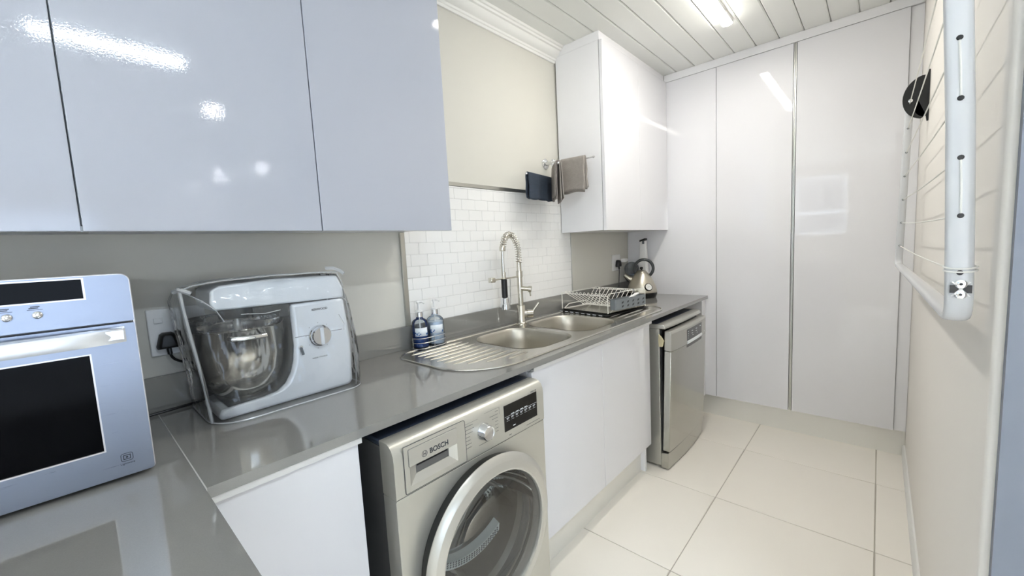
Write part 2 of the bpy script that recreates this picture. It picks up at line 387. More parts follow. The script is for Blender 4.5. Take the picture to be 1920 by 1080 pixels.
# ================================================================== BASE CABINETS
def base_cab(y0, y1, splits, label):
    t = thing('base_cabinet', (0.3, (y0+y1)/2, 0), label, 'cabinet')
    if len(splits) < 1:
        box('carcass', 'carcass_white', t, 0.03, 0.577, y0, y1, 0.155, 0.872)
    else:
        MB().box(0.03, 0.577, y0, y0+0.016, 0.155, 0.872).box(0.03, 0.577, y1-0.016, y1, 0.155, 0.872).box(0.03, 0.577, y0, y1, 0.155, 0.171).box(0.03, 0.045, y0, y1, 0.155, 0.872).build('carcass', 'carcass_white', t)
    ys = [y0] + splits + [y1]
    for a, b in zip(ys, ys[1:]):
        box('door', 'gloss_white', t, 0.580, 0.600, a+0.0012, b-0.0012, 0.165, 0.857, 0.001)
    MB().box(0.578, 0.611, y0, y1+0.004, 0.870, 0.8755).box(0.578, 0.583, y0, y1+0.004, 0.858, 0.8755).box(0.598, 0.612, y0, y1+0.004, 0.8625, 0.8755).build('handle_profile', 'white_profile', t)
    box('plinth', 'brushed_plinth', t, 0.530, 0.546, y0, y1-0.026, 0.0, 0.152)
    return t
base_cab(0.006, 0.303, [], 'narrow glossy white base cabinet left of the tumble dryer')
t = base_cab(0.972, 2.002, [1.480], 'glossy white two-door base cabinet under the sink')
box('end_panel', 'filler_white', t, 0.525, 0.572, 1.977, 1.995, 0.0, 0.154)
t = thing('filler_panel', (0.3, 2.94, 0), 'white filler panel between the dishwasher and the tall cupboard', 'panel')
box('panel', 'filler_white', t, 0.02, 0.598, 2.905, 2.978, 0.152, 0.877)
box('plinth', 'brushed_plinth', t, 0.535, 0.55, 2.905, 3.011, 0.0, 0.150)

# ================================================================== WORKTOPS
ZC, TC = 0.900, 0.022
t = thing('worktop', (0.3, 1.5, ZC-TC), 'long grey quartz worktop holding the sink and kettle', 'worktop')
SX0, SX1, SY0, SY1 = 0.115, 0.530, 1.06, 1.86
MB().box(0.001, 0.617, 0.0012, SY0, ZC-TC, ZC).box(0.001, 0.617, SY1, YT-0.002, ZC-TC, ZC).box(0.001, SX0, SY0, SY1, ZC-TC, ZC).box(SX1, 0.617, SY0, SY1, ZC-TC, ZC).build('slab', 'quartz', t)
box('upstand', 'quartz', t, 0.0012, 0.020, -0.64, YT-0.002, ZC+0.0005, 1.0)
t = thing('worktop', (0.6, -0.31, ZC-TC), 'grey quartz worktop carrying the microwave in the near corner', 'worktop')
box('slab', 'quartz', t, 0.001, 1.22, -0.64, -0.0012, ZC-TC, ZC)
box('joint_line', 'seam', t, 0.02, 0.617, -0.0011, 0.0011, ZC-0.01, ZC+0.0003)
t = thing('base_cabinet', (0.6, -0.31, 0), 'white base cabinet below the corner worktop with the microwave', 'cabinet')
box('carcass', 'carcass_white', t, 0.03, 1.19, -0.60, -0.03, 0.15, 0.876)
box('end_panel', 'gloss_white', t, 1.192, 1.21, -0.62, -0.02, 0.0, 0.876)
box('plinth', 'brushed_plinth', t, 0.60, 1.19, -0.09, -0.075, 0.0, 0.149)

# ================================================================== SINK
SZ = 0.9025
t = thing('kitchen_sink', (0.33, 1.53, 0.74), 'double bowl stainless steel sink with a drainer at each end', 'sink')
outline = rr(0.078, 0.577, 0.718, 2.338, [0.13, 0.13, 0.10, 0.22], 12)
b1 = rr(0.125, 0.520, 1.075, 1.425, [0.10, 0.10, 0.12, 0.12], 8)
b2 = rr(0.120, 0.520, 1.475, 1.845, [0.12, 0.12, 0.10, 0.10], 8)
MB().plate(outline, [b1, b2], 'z', ZC+0.0005, SZ).build('deck', 'steel', t)
MB().tube([(x, y, SZ) for x, y in outline], 0.0042, 8, closed=True).build('rim', 'steel', t)
def bowl(b, c):
    cx, cy = c; rings = []
    for sft, z in ((1.0, SZ+0.0012), (0.985, SZ-0.003), (0.965, SZ-0.012), (0.93, SZ-0.06), (0.90, SZ-0.125), (0.86, SZ-0.146), (0.76, SZ-0.157), (0.12, SZ-0.162)):
        rings.append([(cx+(x-cx)*sft, cy+(y-cy)*sft, z) for x, y in b])
    o = MB().loft(rings, cap0=False).build('bowl', 'steel_bowl', t, angle=60)
    MB().lathe([(0.042, 0), (0.042, 0.004), (0.030, 0.005), (0.026, 0.001), (0.01, 0.001)], (cx, cy, SZ-0.162), n=24).build('drain', 'chrome', o)
bowl(b1, (0.322, 1.25)); bowl(b2, (0.32, 1.66))
def ridge(x, y0, y1, w=0.0052):
    p = [Vector((x, y0+(y1-y0)*i/14, SZ-0.0006)) for i in range(15)]
    rs = [w*min(1, 0.35+0.65*min(i, 14-i)/1.5) for i in range(15)]
    MB().tube(p, w, 8, rs=rs).build('drainer_ridge', 'steel', t)
for i in range(10):
    x = 0.135+0.0415*i; a = 0.775 + (0.0 if i < 6 else (i-5)**2*0.011); e = 1.045 + (0.0 if i < 8 else 0.02)
    ridge(x, a, e)
for i in range(10):
    x = 0.135+0.0415*i; ridge(x, 1.885, 2.28-(0.0 if 1 < i < 8 else 0.05))

# ================================================================== TAP
FX, FY = 0.098, 1.505
t = thing('spring_tap', (FX, FY, SZ), 'brushed nickel pull-down spring tap behind the sink', 'tap')
MB().lathe([(0.031, 0), (0.031, 0.004), (0.0235, 0.009), (0.0225, 0.011), (0.0225, 0.098), (0.0205, 0.1015), (0.0145, 0.103)], (FX, FY, SZ), n=28).build('base', 'nickel', t)
MB().lathe([(0.0145, 0.10), (0.0145, 0.255), (0.0175, 0.256), (0.0175, 0.288), (0.0125, 0.290), (0.0125, 0.335), (0.009, 0.338)], (FX, FY, SZ), n=24).build('column', 'nickel', t)
HY = 1.374; TX = FX+0.008
pth = [Vector((FX, FY, 1.235)), Vector((FX, FY, 1.26))] + bez((FX, FY, 1.28), (FX, FY-0.006, 1.40), (TX, HY+0.02, 1.42), (TX, HY+0.006, 1.325), 26) 
MB().tube(pth, 0.0068, 10).build('inner_hose', 'steel_bowl', t)
# spring: helix swept along the hose
def resample(p, n):
    L = [0]
    for a, b in zip(p, p[1:]): L.append(L[-1]+(b-a).length)
    out = []; k = 0
    for i in range(n):
        s = L[-1]*i/(n-1)
        while k < len(p)-2 and L[k+1] < s: k += 1
        f = (s-L[k])/max(L[k+1]-L[k], 1e-9); out.append(p[k].lerp(p[k+1], min(1, f)))
    return out
NT = 21; cp = resample(pth, NT*12); hel = []
for i, c in enumerate(cp):
    tg = (cp[min(i+1, len(cp)-1)]-cp[max(i-1, 0)]).normalized(); a = Vector((1, 0, 0)); a = (a-tg*a.dot(tg)).normalized(); b = tg.cross(a)
    th = 2*PI*i/12; hel.append(c + a*0.0158*math.cos(th) + b*0.0158*math.sin(th))
MB().tube(hel, 0.0020, 5).build('spring', 'nickel', t)
MB().lathe([(0.0145, 0), (0.0155, 0.004), (0.0155, 0.022), (0.012, 0.027)], (TX, HY, 1.302), n=20).build('collar', 'nickel', t)
MB().tube([(TX, HY, 1.30), (TX, HY-0.003, 1.26), (TX, HY-0.004, 1.20), (TX, HY-0.001, 1.15)], 0.0085, 10).build('spray_hose', 'nickel', t)
MB().lathe([(0.009, 0), (0.011, 0.005), (0.011, 0.036), (0.009, 0.04)], (TX, HY, 1.155), n=18).build('hose_end', 'nickel', t)
MB().lathe([(0.0155, 0), (0.0155, 0.094), (0.012, 0.097)], (TX, HY, 1.062), n=20).build('grip', 'black', t)
MB().lathe([(0.022, -0.002), (0.0258, 0), (0.0258, 0.028), (0.0225, 0.031), (0.0225, 0.058), (0.0165, 0.062)], (TX, HY, 1.003), n=24).build('spray_head', 'chrome', t)
MB().tube([(FX, FY+0.022, 1.161), (TX, 1.30, 1.161)], 0.0042, 8).build('holder_arm', 'nickel', t)
MB().box(TX-0.012, TX+0.012, 1.272, 1.302, 1.149, 1.173).build('holder_block', 'nickel', t, 0.003)
MB().tube([(TX+0.012, HY+0.034, 1.158), (TX+0.012, HY+0.028, 1.03)], 0.0032, 8).build('spray_trigger', 'chrome', t)
vd = Vector((0.72, 0.42, -0.10)).normalized()
MB().lathe([(0.013, 0), (0.013, 0.045), (0.0165, 0.046), (0.0165, 0.062)], Vector((FX, FY, 1.098)), vd, 20).build('spout_valve', 'nickel', t)
MB().tube([Vector((FX, FY, 1.093))+vd*0.052, Vector((FX, FY, 1.06))+vd*0.056], 0.004, 8).build('valve_pin', 'nickel', t)
ld = Vector((0.55, 0.80, -0.05)).normalized()
MB().lathe([(0.019, 0), (0.019, 0.03), (0.0225, 0.031), (0.0225, 0.062), (0.019, 0.064)], Vector((FX, FY, 0.957)), ld, 24).build('mixer_valve', 'nickel', t)
lp = Vector((FX, FY, 0.957))+ld*0.055
MB().tube([lp, lp+Vector((0.02, 0.045, 0.055))], 0.0053, 8).build('lever', 'nickel', t)

# ================================================================== SOAP BOTTLES + CADDY
def bottle(y, r, liquid, level, label):
    x = 0.066; z = 0.9085
    t = thing('soap_bottle', (x, y, z), label, 'bottle', 'pump soap bottles in the wire caddy')
    n = 40
    def flute(prof, amp):
        rings = []
        for rad, h in prof:
            rings.append([(x+(rad*(1-amp*(0.5+0.5*math.cos(20*2*PI*k/n)) if h > 0.004 else rad/rad*rad)*math.cos(2*PI*k/n)) if False else x+rad*(1-amp*(k % 2))*math.cos(2*PI*k/n),
                           y+rad*(1-amp*(k % 2))*math.sin(2*PI*k/n), z+h) for k in range(n)])
        return rings
    MB().loft(flute([(r*0.95, 0), (r, 0.004), (r, 0.098), (r*0.93, 0.112), (r*0.7, 0.121), (r*0.42, 0.126), (r*0.40, 0.134)], 0.03)).build('flask', 'clear_bottle', t, angle=60)
    MB().lathe([(r*0.90, 0.003), (r*0.93, 0.006), (r*0.93, level), (r*0.3, level+0.001)], (x, y, z), n=32).build('soap', liquid, t)
    MB().lathe([(0.0155, 0.132), (0.0155, 0.153), (0.0145, 0.154)], (x, y, z), n=24).build('neck_ring', 'chrome', t)
    MB().lathe([(0.014, 0.153), (0.014, 0.160), (0.006, 0.164), (0.0045, 0.188), (0.008, 0.190), (0.009, 0.197), (0.006, 0.200)], (x, y, z), n=18).tube([(x, y, z+0.195), (x+0.018, y+0.006, z+0.196), (x+0.030, y+0.010, z+0.190)], 0.004, 8).build('pump', 'plastic_white', t)
    MB().tube([(x, y, z+0.006), (x, y, z+0.14)], 0.003, 6).build('dip_tube', 'plastic_white', t)
    # paper label: curved patch on the side that faces the room
    lb = MB(); m = 14; a0, a1 = math.radians(-72), math.radians(18); rad = r*1.006
    rings = [[(x+rad*math.cos(a0+(a1-a0)*i/m), y+rad*math.sin(a0+(a1-a0)*i/m), z+h) for i in range(m+1)] for h in (0.052, 0.088)]
    vs = rings[0]+rings[1]; lb.add(vs, [(i, i+1, m+1+i+1, m+1+i) for i in range(m)])
    l = lb.build('paper_label', 'label_paper', t, solid=0.0006)
    bl = MB(); random.seed(int(y*1000))
    for k in range(16):
        a = a0+(a1-a0)*(random.random()**1.6*0.45 if k < 11 else 0.85+0.12*random.random()); h = 0.055+random.random()*(0.014 if k < 11 else 0.008); q = 0.0022+random.random()*0.0016
        c = Vector((x+(rad+0.0006)*math.cos(a), y+(rad+0.0006)*math.sin(a), z+h)); u = Vector((-math.sin(a), math.cos(a), 0))
        bl.add([c+u*q*math.cos(j*PI/3)+Vector((0, 0, q*math.sin(j*PI/3))) for j in range(6)], [(0, 1, 2, 3, 4, 5)])
    bl.build('flower_print', 'label_blue', l)['kind'] = 'stuff'
bottle(0.872, 0.036, 'soap_blue', 0.072, 'pump bottle of dark blue soap, left one in the wire caddy')
bottle(0.953, 0.039, 'soap_white', 0.100, 'ribbed pump bottle of pale milky lotion, right one in the wire caddy')
t = thing('wire_caddy', (0.066, 0.912, SZ), 'small chrome wire caddy around the two soap bottles', 'caddy')
cl = lambda z: [(x, y, z) for x, y in rr(0.024, 0.109, 0.830, 0.996, 0.040, 6)]
for z in (0.9075, 0.932, 0.952): MB().tube(cl(z), 0.0017, 6, closed=True).build('hoop', 'wire_chrome', t)
for (x, y) in ((0.109, 0.912), (0.024, 0.912), (0.066, 0.830), (0.066, 0.996)): MB().tube([(x, y, 0.9075), (x, y, 0.952)], 0.0015, 6).build('upright', 'wire_chrome', t)
for y in (0.868, 0.912, 0.957): MB().tube([(0.024, y, 0.9065), (0.109, y, 0.9065)], 0.0014, 6).build('base_wire', 'wire_chrome', t)
for (x, y) in ((0.098, 0.87), (0.098, 0.955), (0.034, 0.87), (0.034, 0.955)): MB().lathe([(0.003, 0), (0.0035, 0.005)], (x, y, SZ), n=8).build('foot', 'chrome', t)

# ================================================================== MICROWAVE
MX = 0.449; MY = -0.052
t = thing('microwave_oven', (MX, MY, ZC), 'large stainless steel microwave oven with black window in the near corner', 'microwave')
box('casing', 'dryer_side', t, 0.075, MX-0.022, MY-0.575, MY-0.004, 0.912, 1.298, 0.006)
for (x, y) in ((0.12, MY-0.05), (0.12, MY-0.52), (0.40, MY-0.05), (0.40, MY-0.52)): MB().lathe([(0.012, 0), (0.014, 0.013)], (x, y, ZC), n=12).build('foot', 'black_rubber', t)
yl = MY-0.58
MB().plate(rr(yl, MY, 0.909, 1.2085, [0.002, 0.002, 0.006, 0.006], 3), [[(yl+0.065, 0.968), (MY-0.066, 0.968), (MY-0.066, 1.157), (yl+0.065, 1.157)]], 'x', MX-0.020, MX).build('door', 'mw_steel', t, 0.0012)
dr = bpy.data.objects['door.%03d' % 0] if False else t.children[-1]
box('window', 'mw_black', dr, MX-0.018, MX-0.003, yl+0.066, MY-0.067, 0.969, 1.156)
MB().plate([(yl+0.0635, 0.9665), (MY-0.0645, 0.9665), (MY-0.0645, 1.1585), (yl+0.0635, 1.1585)], [[(yl+0.066, 0.969), (MY-0.067, 0.969), (MY-0.067, 1.156), (yl+0.066, 1.156)]], 'x', MX-0.002, MX+0.0008).build('window_trim', 'mw_edge', dr)
# arched handle bar
def hb(yc):
    s = (yc-(MY-0.29))/0.29; return MX+0.028*(1-abs(s)**6)+0.004
rings = []
for i in range(25):
    y = (MY-0.015)-(0.55)*i/24; xo = hb(y); rings.append([(xo-0.012, y, 1.178), (xo, y, 1.174), (xo+0.003, y, 1.187), (xo, y, 1.200), (xo-0.012, y, 1.203)])
MB().loft(rings).build('handle', 'mw_handle', dr, angle=50)
for y in (MY-0.03, MY-0.55): box('handle_mount', 'mw_handle', dr, MX-0.001, MX+0.022, y-0.012, y+0.012, 1.181, 1.198)
cpn = MB().plate(rr(yl, MY, 1.2125, 1.303, [0.012, 0.012, 0.002, 0.002], 5), [[(MY-0.40, 1.262), (MY-0.062, 1.262), (MY-0.062, 1.2995), (MY-0.40, 1.2995)]], 'x', MX-0.020, MX).build('control_panel', 'mw_steel', t, 0.0012)
box('display', 'mw_black', cpn, MX-0.018, MX-0.001, MY-0.399, MY-0.063, 1.263, 1.2985)
MB().plate([(MY-0.402, 1.2605), (MY-0.060, 1.2605), (MY-0.060, 1.301), (MY-0.402, 1.301)], [[(MY-0.399, 1.263), (MY-0.063, 1.263), (MY-0.063, 1.2985), (MY-0.399, 1.2985)]], 'x', MX-0.002, MX+0.0008).build('display_trim', 'mw_edge', cpn)
MB().tube([(MX-0.006, y, z) for y, z in rr(yl, MY, 0.909, 1.303, [0.013, 0.013, 0.006, 0.006], 5)], 0.0022, 6, closed=True).build('edge_trim', 'mw_edge', t)
for y in (-0.173, -0.207, -0.241, -0.275, -0.309):
    MB().lathe([(0.0065, 0), (0.0065, 0.003), (0.005, 0.005), (0.002, 0.006)], (MX, y, 1.241), XR, 20).build('button', 'chrome', cpn)
    MB().box(MX, MX+0.0004, y-0.011, y+0.007, 1.2500, 1.2508).box(MX, MX+0.0004, y-0.009, y+0.002, 1.2525, 1.2540).box(MX, MX+0.0004, y-0.007, y+0.004, 1.2550, 1.2565).build('button_print', 'ink', cpn)
lg = dr; ly, lz = -0.090, 0.946
MB().tube([(MX+0.0004, y, z) for y, z in rr(ly-0.0085, ly+0.0085, lz-0.0075, lz+0.0075, 0.0035, 4)], 0.0005, 4, closed=True).build('emblem_ring', 'ink', dr)
MB().plate([(ly-0.0055, lz-0.0045), (ly+0.0055, lz-0.0045), (ly+0.0055, lz+0.0045), (ly-0.0055, lz+0.0045)], [[(ly-0.0042, lz-0.0032), (ly+0.0042, lz-0.0032), (ly+0.0042, lz+0.0032), (ly-0.0042, lz+0.0032)]], 'x', MX, MX+0.0006).plate(circle(ly, lz, 0.0019, 8), [], 'x', MX, MX+0.0006).build('emblem', 'ink', dr)
text('lettering', 'Lightwave', 'ink', dr, (MX+0.0003, ly, 0.9335), 0.0052, YR, ZU, 0.0002)
t.rotation_euler = (0, 0, math.radians(-1.6))
cbl = bez((0.06, -0.20, 0.906), (0.05, -0.10, 0.904), (0.05, -0.02, 0.905), (0.045, 0.03, 0.906), 16)+bez((0.045, 0.03, 0.906), (0.035, 0.08, 0.906), (0.03, 0.12, 0.906), (0.027, 0.16, 0.906), 8)[1:]
tag(MB().tube(cbl, 0.0036, 8).build('power_cord', 'black'), 'black cord lying on the worktop between the microwave and the mixer', 'cord')

# ================================================================== SOCKETS, PLUGS
def socket(y0, z0, s, label):
    t = thing('wall_socket', (0, y0+s/2, z0), label, 'socket')
    MB().box(0.0008, 0.009, y0, y0+s, z0, z0+s).build('plate', 'plastic_white', t, 0.003, 3)
    return t
t = socket(0.006, 1.058, 0.135, 'white wall socket plate behind the covered mixer')
MB().box(0.009, 0.0125, 0.020, 0.040, 1.152, 1.168).build('rocker_switch', 'plastic_white', t, 0.0015)
t = socket(2.705, 1.098, 0.125, 'white wall socket plate by the kettle under the corner wall cabinet')
MB().box(0.009, 0.012, 2.815, 2.828, 1.19, 1.21).build('rocker_switch', 'plastic_white', t, 0.0015)
def plug(y, z, sc_, path, label):
    t = thing('plug', (0.010, y, z), label, 'plug')
    rings = []
    for x, a, b in ((0.0128, 1.0, 1.0), (0.022, 1.0, 1.0), (0.034, 0.86, 0.9), (0.040, 0.66, 0.72)):
        prof = [(-0.024, -0.020), (0.024, -0.020), (0.026, -0.012), (0.017, 0.022), (0.010, 0.027), (-0.010, 0.027), (-0.017, 0.022), (-0.026, -0.012)]
        rings.append([(x, y+p*a*sc_, z+q*b*sc_) for p, q in prof])
    MB().loft(rings).build('plug_body', 'black', t, 0.002, 2, angle=50)
    MB().tube([(0.026, y, z-0.018*sc_), (0.028, y+0.001, z-0.036*sc_)], 0.006*sc_, 10).build('strain_relief', 'black', t)
    MB().tube(path, 0.0036, 8).build('cord', 'black', t)
plug(0.044, 1.098, 1.0, bez((0.028, 0.045, 1.064), (0.03, 0.05, 1.03), (0.028, 0.085, 1.035), (0.024, 0.13, 1.005), 14)+[Vector((0.0245, 0.17, 0.97)), Vector((0.026, 0.20, 0.92))], 'black plug in the wall socket behind the covered mixer')
plug(2.772, 1.150, 1.15, bez((0.028, 2.772, 1.11), (0.03, 2.768, 1.06), (0.034, 2.748, 1.02), (0.036, 2.745, 0.96), 12)+bez((0.036, 2.745, 0.96), (0.036, 2.744, 0.92), (0.05, 2.745, 0.905), (0.10, 2.75, 0.9045), 8)[1:], 'black plug in the wall socket near the kettle')
t = thing('plug_adapter', (0.02, 2.852, 1.165), 'small white adapter sticking out of the socket by the kettle', 'adapter')
MB().box(0.0095, 0.045, 2.834, 2.874, 1.158, 1.188).build('adapter_body', 'plastic_white', t, 0.004)
MB().lathe([(0.012, 0), (0.013, 0.004), (0.013, 0.016), (0.010, 0.019)], (0.035, 2.873, 1.174), YR, 16).build('adapter_cap', 'plastic_white', t)

# ================================================================== STAND MIXER
X0, X1 = 0.085, 0.268; XC = (X0+X1)/2
t = thing('stand_mixer', (XC, 0.27, ZC), 'silver stand mixer with steel bowl under a clear cover', 'mixer')
body = [(0.098, 0.9015), (0.452, 0.9015), (0.462, 0.915), (0.466, 1.05), (0.455, 1.184), (0.296, 1.184), (0.296, 1.06), (0.291, 1.02), (0.281, 0.985), (0.264, 0.957), (0.240, 0.940), (0.205, 0.934), (0.105, 0.930), (0.096, 0.922)]
MB().plate(body, [], 'x', X0, X1).build('body', 'mixer_silver', t, 0.012, 4)
head = [(0.112, 1.192), (0.455, 1.1865), (0.458, 1.215), (0.440, 1.258), (0.25, 1.263), (0.130, 1.256), (0.110, 1.245), (0.106, 1.215)]
cut = [(0.2945, 1.180), (0.2945, 1.06), (0.2895, 1.0205), (0.2795, 0.986), (0.263, 0.959), (0.2395, 0.9425), (0.205, 0.9365), (0.120, 0.9330)]
lin_ = MB(); nn = len(cut)
lin_.add([(X0+0.010, y, z) for y, z in cut]+[(X1-0.010, y, z) for y, z in cut], [(i, i+1, nn+i+1, nn+i) for i in range(nn-1)]).build('inner_liner', 'mixer_dark', t, solid=0.001)
hd = MB().plate(head, [], 'x', X0+0.008, X1-0.002).build('head', 'mixer_silver', t, 0.016, 4)
MB().lathe([(0.045, 0), (0.050, 0.02), (0.05, 0.035)], (XC, 0.185, 1.160), n=28).build('drive_hub', 'mixer_dark', hd)
MB().box(X0+0.03, X1-0.012, 0.20, 0.30, 1.150, 1.190).build('neck_shroud', 'mixer_dark', t, 0.004)
box('seam_line', 'ink', t, X1-0.002, X1+0.0004, 0.300, 0.440, 1.0855, 1.0868)
bw = MB().lathe([(0.050, 0.0), (0.052, 0.006), (0.060, 0.008), (0.088, 0.035), (0.103, 0.075), (0.109, 0.12), (0.112, 0.195), (0.115, 0.198), (0.113, 0.201), (0.108, 0.197), (0.104, 0.12), (0.09, 0.05), (0.05, 0.018), (0.004, 0.014)], (XC, 0.182, 0.936), n=48, cap1=True).build('bowl', 'bowl_steel', t, angle=50)
MB().tube([(XC+0.108, 0.135, 1.118), (XC+0.128, 0.138, 1.117), (XC+0.133, 0.16, 1.116), (XC+0.134, 0.19, 1.115), (XC+0.128, 0.212, 1.114), (XC+0.108, 0.214, 1.113)], 0.0066, 10).build('bowl_handle', 'chrome', bw)
MB().lathe([(0.006, 0), (0.030, 0.02), (0.045, 0.06), (0.036, 0.11), (0.012, 0.14), (0.010, 0.19)], (XC, 0.182, 0.972), n=24).build('beater', 'beige_dough_hook', t)
MB().loft([[(XC+0.118*math.cos(a), 0.182+0.118*math.sin(a), z) for a in [2*PI*i/40 for i in range(40)]] for z in (1.139, 1.166)], False, False).build('splash_guard', 'clear_plastic', t, solid=0.001)
kd = MB().lathe([(0.0325, 0), (0.0325, 0.008), (0.030, 0.010), (0.029, 0.020), (0.026, 0.023)], (X1, 0.368, 1.080), XR, 32).build('speed_dial', 'chrome', t)
MB().box(X1+0.021, X1+0.0265, 0.363, 0.373, 1.054, 1.106).build('dial_grip', 'mixer_silver', kd, 0.002)
MB().lathe([(0.0065, 0), (0.0065, 0.006)], (X1, 0.310, 1.054), XR, 16).build('lever_pivot', 'chrome', t)
MB().tube([(X1+0.006, 0.310, 1.054), (X1+0.009, 0.311, 1.046), (X1+0.008, 0.314, 1.033)], 0.0042, 8).build('release_lever', 'plastic_grey', t)
text('lettering', 'KENWOOD', 'ink', t, (X1+0.0006, 0.376, 1.160), 0.0088, YR, ZU, 0.0002, bold=True)
text('lettering', 'MAJOR TITANIUM', 'ink_grey', t, (X1+0.0006, 0.364, 1.013), 0.0056, YR, ZU, 0.0002)
for a in range(7):
    th = math.radians(-40+a*42); MB().lathe([(0.0011, 0), (0.0011, 0.0005)], (X1, 0.368-0.039*math.sin(th), 1.080+0.039*math.cos(th)), XR, 6).build('dial_mark', 'ink_grey', t)

# clear cover over the mixer
t = thing('mixer_cover', (0.18, 0.275, ZC), 'clear plastic dust cover with piped seams over the mixer', 'cover')
random.seed(3)
def ring_cover(z, x0, x1, y0, y1, r, wob):
    pts = rr(x0, x1, y0, y1, r, 8); n = len(pts); out = []
    for i, (x, y) in enumerate(pts):
        w_ = wob*(math.sin(i*1.3+z*40)+0.6*math.sin(i*2.9-z*71))
        out.append((x+w_*(1 if x > 0.17 else -1), y+w_*0.5*(1 if y > 0.27 else -1), z))
    return out
spec = [(0.9012, 0.030, 0.318, 0.076, 0.478, (0.05, 0.05, 0.03, 0.085), 0.0), (0.93, 0.030, 0.318, 0.074, 0.480, (0.05, 0.05, 0.03, 0.08), 0.001), (1.00, 0.032, 0.316, 0.070, 0.481, (0.045, 0.045, 0.028, 0.06), 0.0015),
        (1.08, 0.036, 0.308, 0.062, 0.478, (0.04, 0.04, 0.025, 0.045), 0.002), (1.16, 0.040, 0.294, 0.054, 0.470, (0.035, 0.03, 0.02, 0.035), 0.002), (1.215, 0.046, 0.284, 0.050, 0.462, (0.03, 0.03, 0.02, 0.03), 0.0015),
        (1.245, 0.056, 0.276, 0.060, 0.455, (0.03, 0.03, 0.02, 0.03), 0.001), (1.262, 0.075, 0.268, 0.105, 0.446, (0.03, 0.03, 0.02, 0.03), 0.0), (1.2675, 0.11, 0.24, 0.15, 0.42, (0.02, 0.02, 0.02, 0.02), 0.0)]
MB().loft([ring_cover(*q) for q in spec], cap0=False).build('film', 'clear_plastic', t, angle=70)
hem = ring_cover(*spec[0]); MB().tube([(x, y, 0.9035) for x, y, z in hem], 0.0022, 6, closed=True).build('bottom_hem', 'plastic_hem', t)
def rib(name, pts, r=0.002): MB().tube(pts, r, 6).build(name, 'plastic_hem', t)
rib('corner_seam', [(0.262, 0.082, 0.903), (0.266, 0.079, 0.93), (0.272, 0.074, 1.0), (0.280, 0.064, 1.08), (0.276, 0.055, 1.16), (0.268, 0.051, 1.215), (0.262, 0.050, 1.250)], 0.0042)
rib('corner_seam', [(0.285, 0.462, 0.903), (0.284, 0.470, 1.0), (0.278, 0.468, 1.08), (0.268, 0.463, 1.16), (0.262, 0.455, 1.235), (0.256, 0.445, 1.263)], 0.0022)
rib('top_seam', [(0.262, 0.050, 1.252), (0.266, 0.075, 1.262), (0.264, 0.13, 1.2690), (0.262, 0.25, 1.2725), (0.258, 0.38, 1.2715), (0.256, 0.445, 1.268)], 0.0022)
rib('top_seam', [(0.070, 0.070, 1.250), (0.078, 0.13, 1.266), (0.080, 0.28, 1.2700), (0.078, 0.43, 1.266)], 0.0022)
rib('seam_ear', [(0.250, 0.040, 1.249), (0.262, 0.048, 1.254), (0.268, 0.058, 1.250), (0.272, 0.070, 1.243)], 0.0058)
rib('seam_ear', [(0.235, 0.420, 1.282), (0.248, 0.440, 1.281), (0.262, 0.456, 1.270), (0.268, 0.462, 1.262)], 0.0058)
rib('crease', [(0.2685, 0.066, 1.240), (0.274, 0.09, 1.222), (0.279, 0.115, 1.195), (0.286, 0.128, 1.165)], 0.0014)
rib('crease', [(0.2765, 0.449, 1.215), (0.283, 0.444, 1.19), (0.292, 0.455, 1.17)], 0.0012)
rib('crease', [(0.302, 0.418, 1.14), (0.305, 0.430, 1.11), (0.310, 0.426, 1.09)], 0.0012)
rib('crease', [(0.292, 0.165, 1.178), (0.295, 0.19, 1.176), (0.294, 0.22, 1.172), (0.293, 0.26, 1.176)], 0.0012)

# ================================================================== TUMBLE DRYER
D0, D1 = 0.357, 0.956; DYC, DZC = 0.656, 0.440
t = thing('tumble_dryer', (0.35, 0.656, 0), 'silver front loading tumble dryer with round glass door', 'dryer')
MB().box(0.03, 0.60, D0, D0+0.012, 0.012, 0.828).box(0.03, 0.60, D1-0.012, D1, 0.012, 0.828).box(0.03, 0.04, D0, D1, 0.012, 0.828).box(0.03, 0.60, D0, D1, 0.012, 0.024).build('casing', 'dryer_side', t)
box('top_panel', 'dryer_top', t, 0.03, 0.600, D0, D1, 0.8285, 0.8445, 0.004)
for (x, y) in ((0.08, D0+0.06), (0.08, D1-0.06), (0.55, D0+0.06), (0.55, D1-0.06)): MB().lathe([(0.018, 0), (0.02, 0.0125)], (x, y, 0), n=12).build('foot', 'black_rubber', t)
MB().plate(rr(D0, D1, 0.014, 0.7005, 0.004, 2), [circle(DYC, DZC, 0.205, 64)], 'x', 0.600, 0.660).build('front_panel', 'dryer_silver', t, 0.004)
prof = [(0.600, 0.7025), (0.660, 0.7025), (0.6625, 0.706), (0.663, 0.80), (0.661, 0.818), (0.655, 0.832), (0.645, 0.841), (0.632, 0.845), (0.600, 0.845)]
profn = [(0.600, 0.7025), (0.660, 0.7025), (0.6625, 0.706), (0.663, 0.724), (0.640, 0.724), (0.640, 0.776), (0.663, 0.776)] + prof[3:]
MB().plate(prof, [], 'y', D0, 0.400).plate(profn, [], 'y', 0.400, 0.556).plate(prof, [], 'y', 0.556, D1).build('control_panel', 'dryer_silver', t, angle=30)
FXD = 0.663
box('seam_shadow', 'dark_gap', t, 0.61, 0.6585, D0+0.002, D1-0.002, 0.7005, 0.7025)
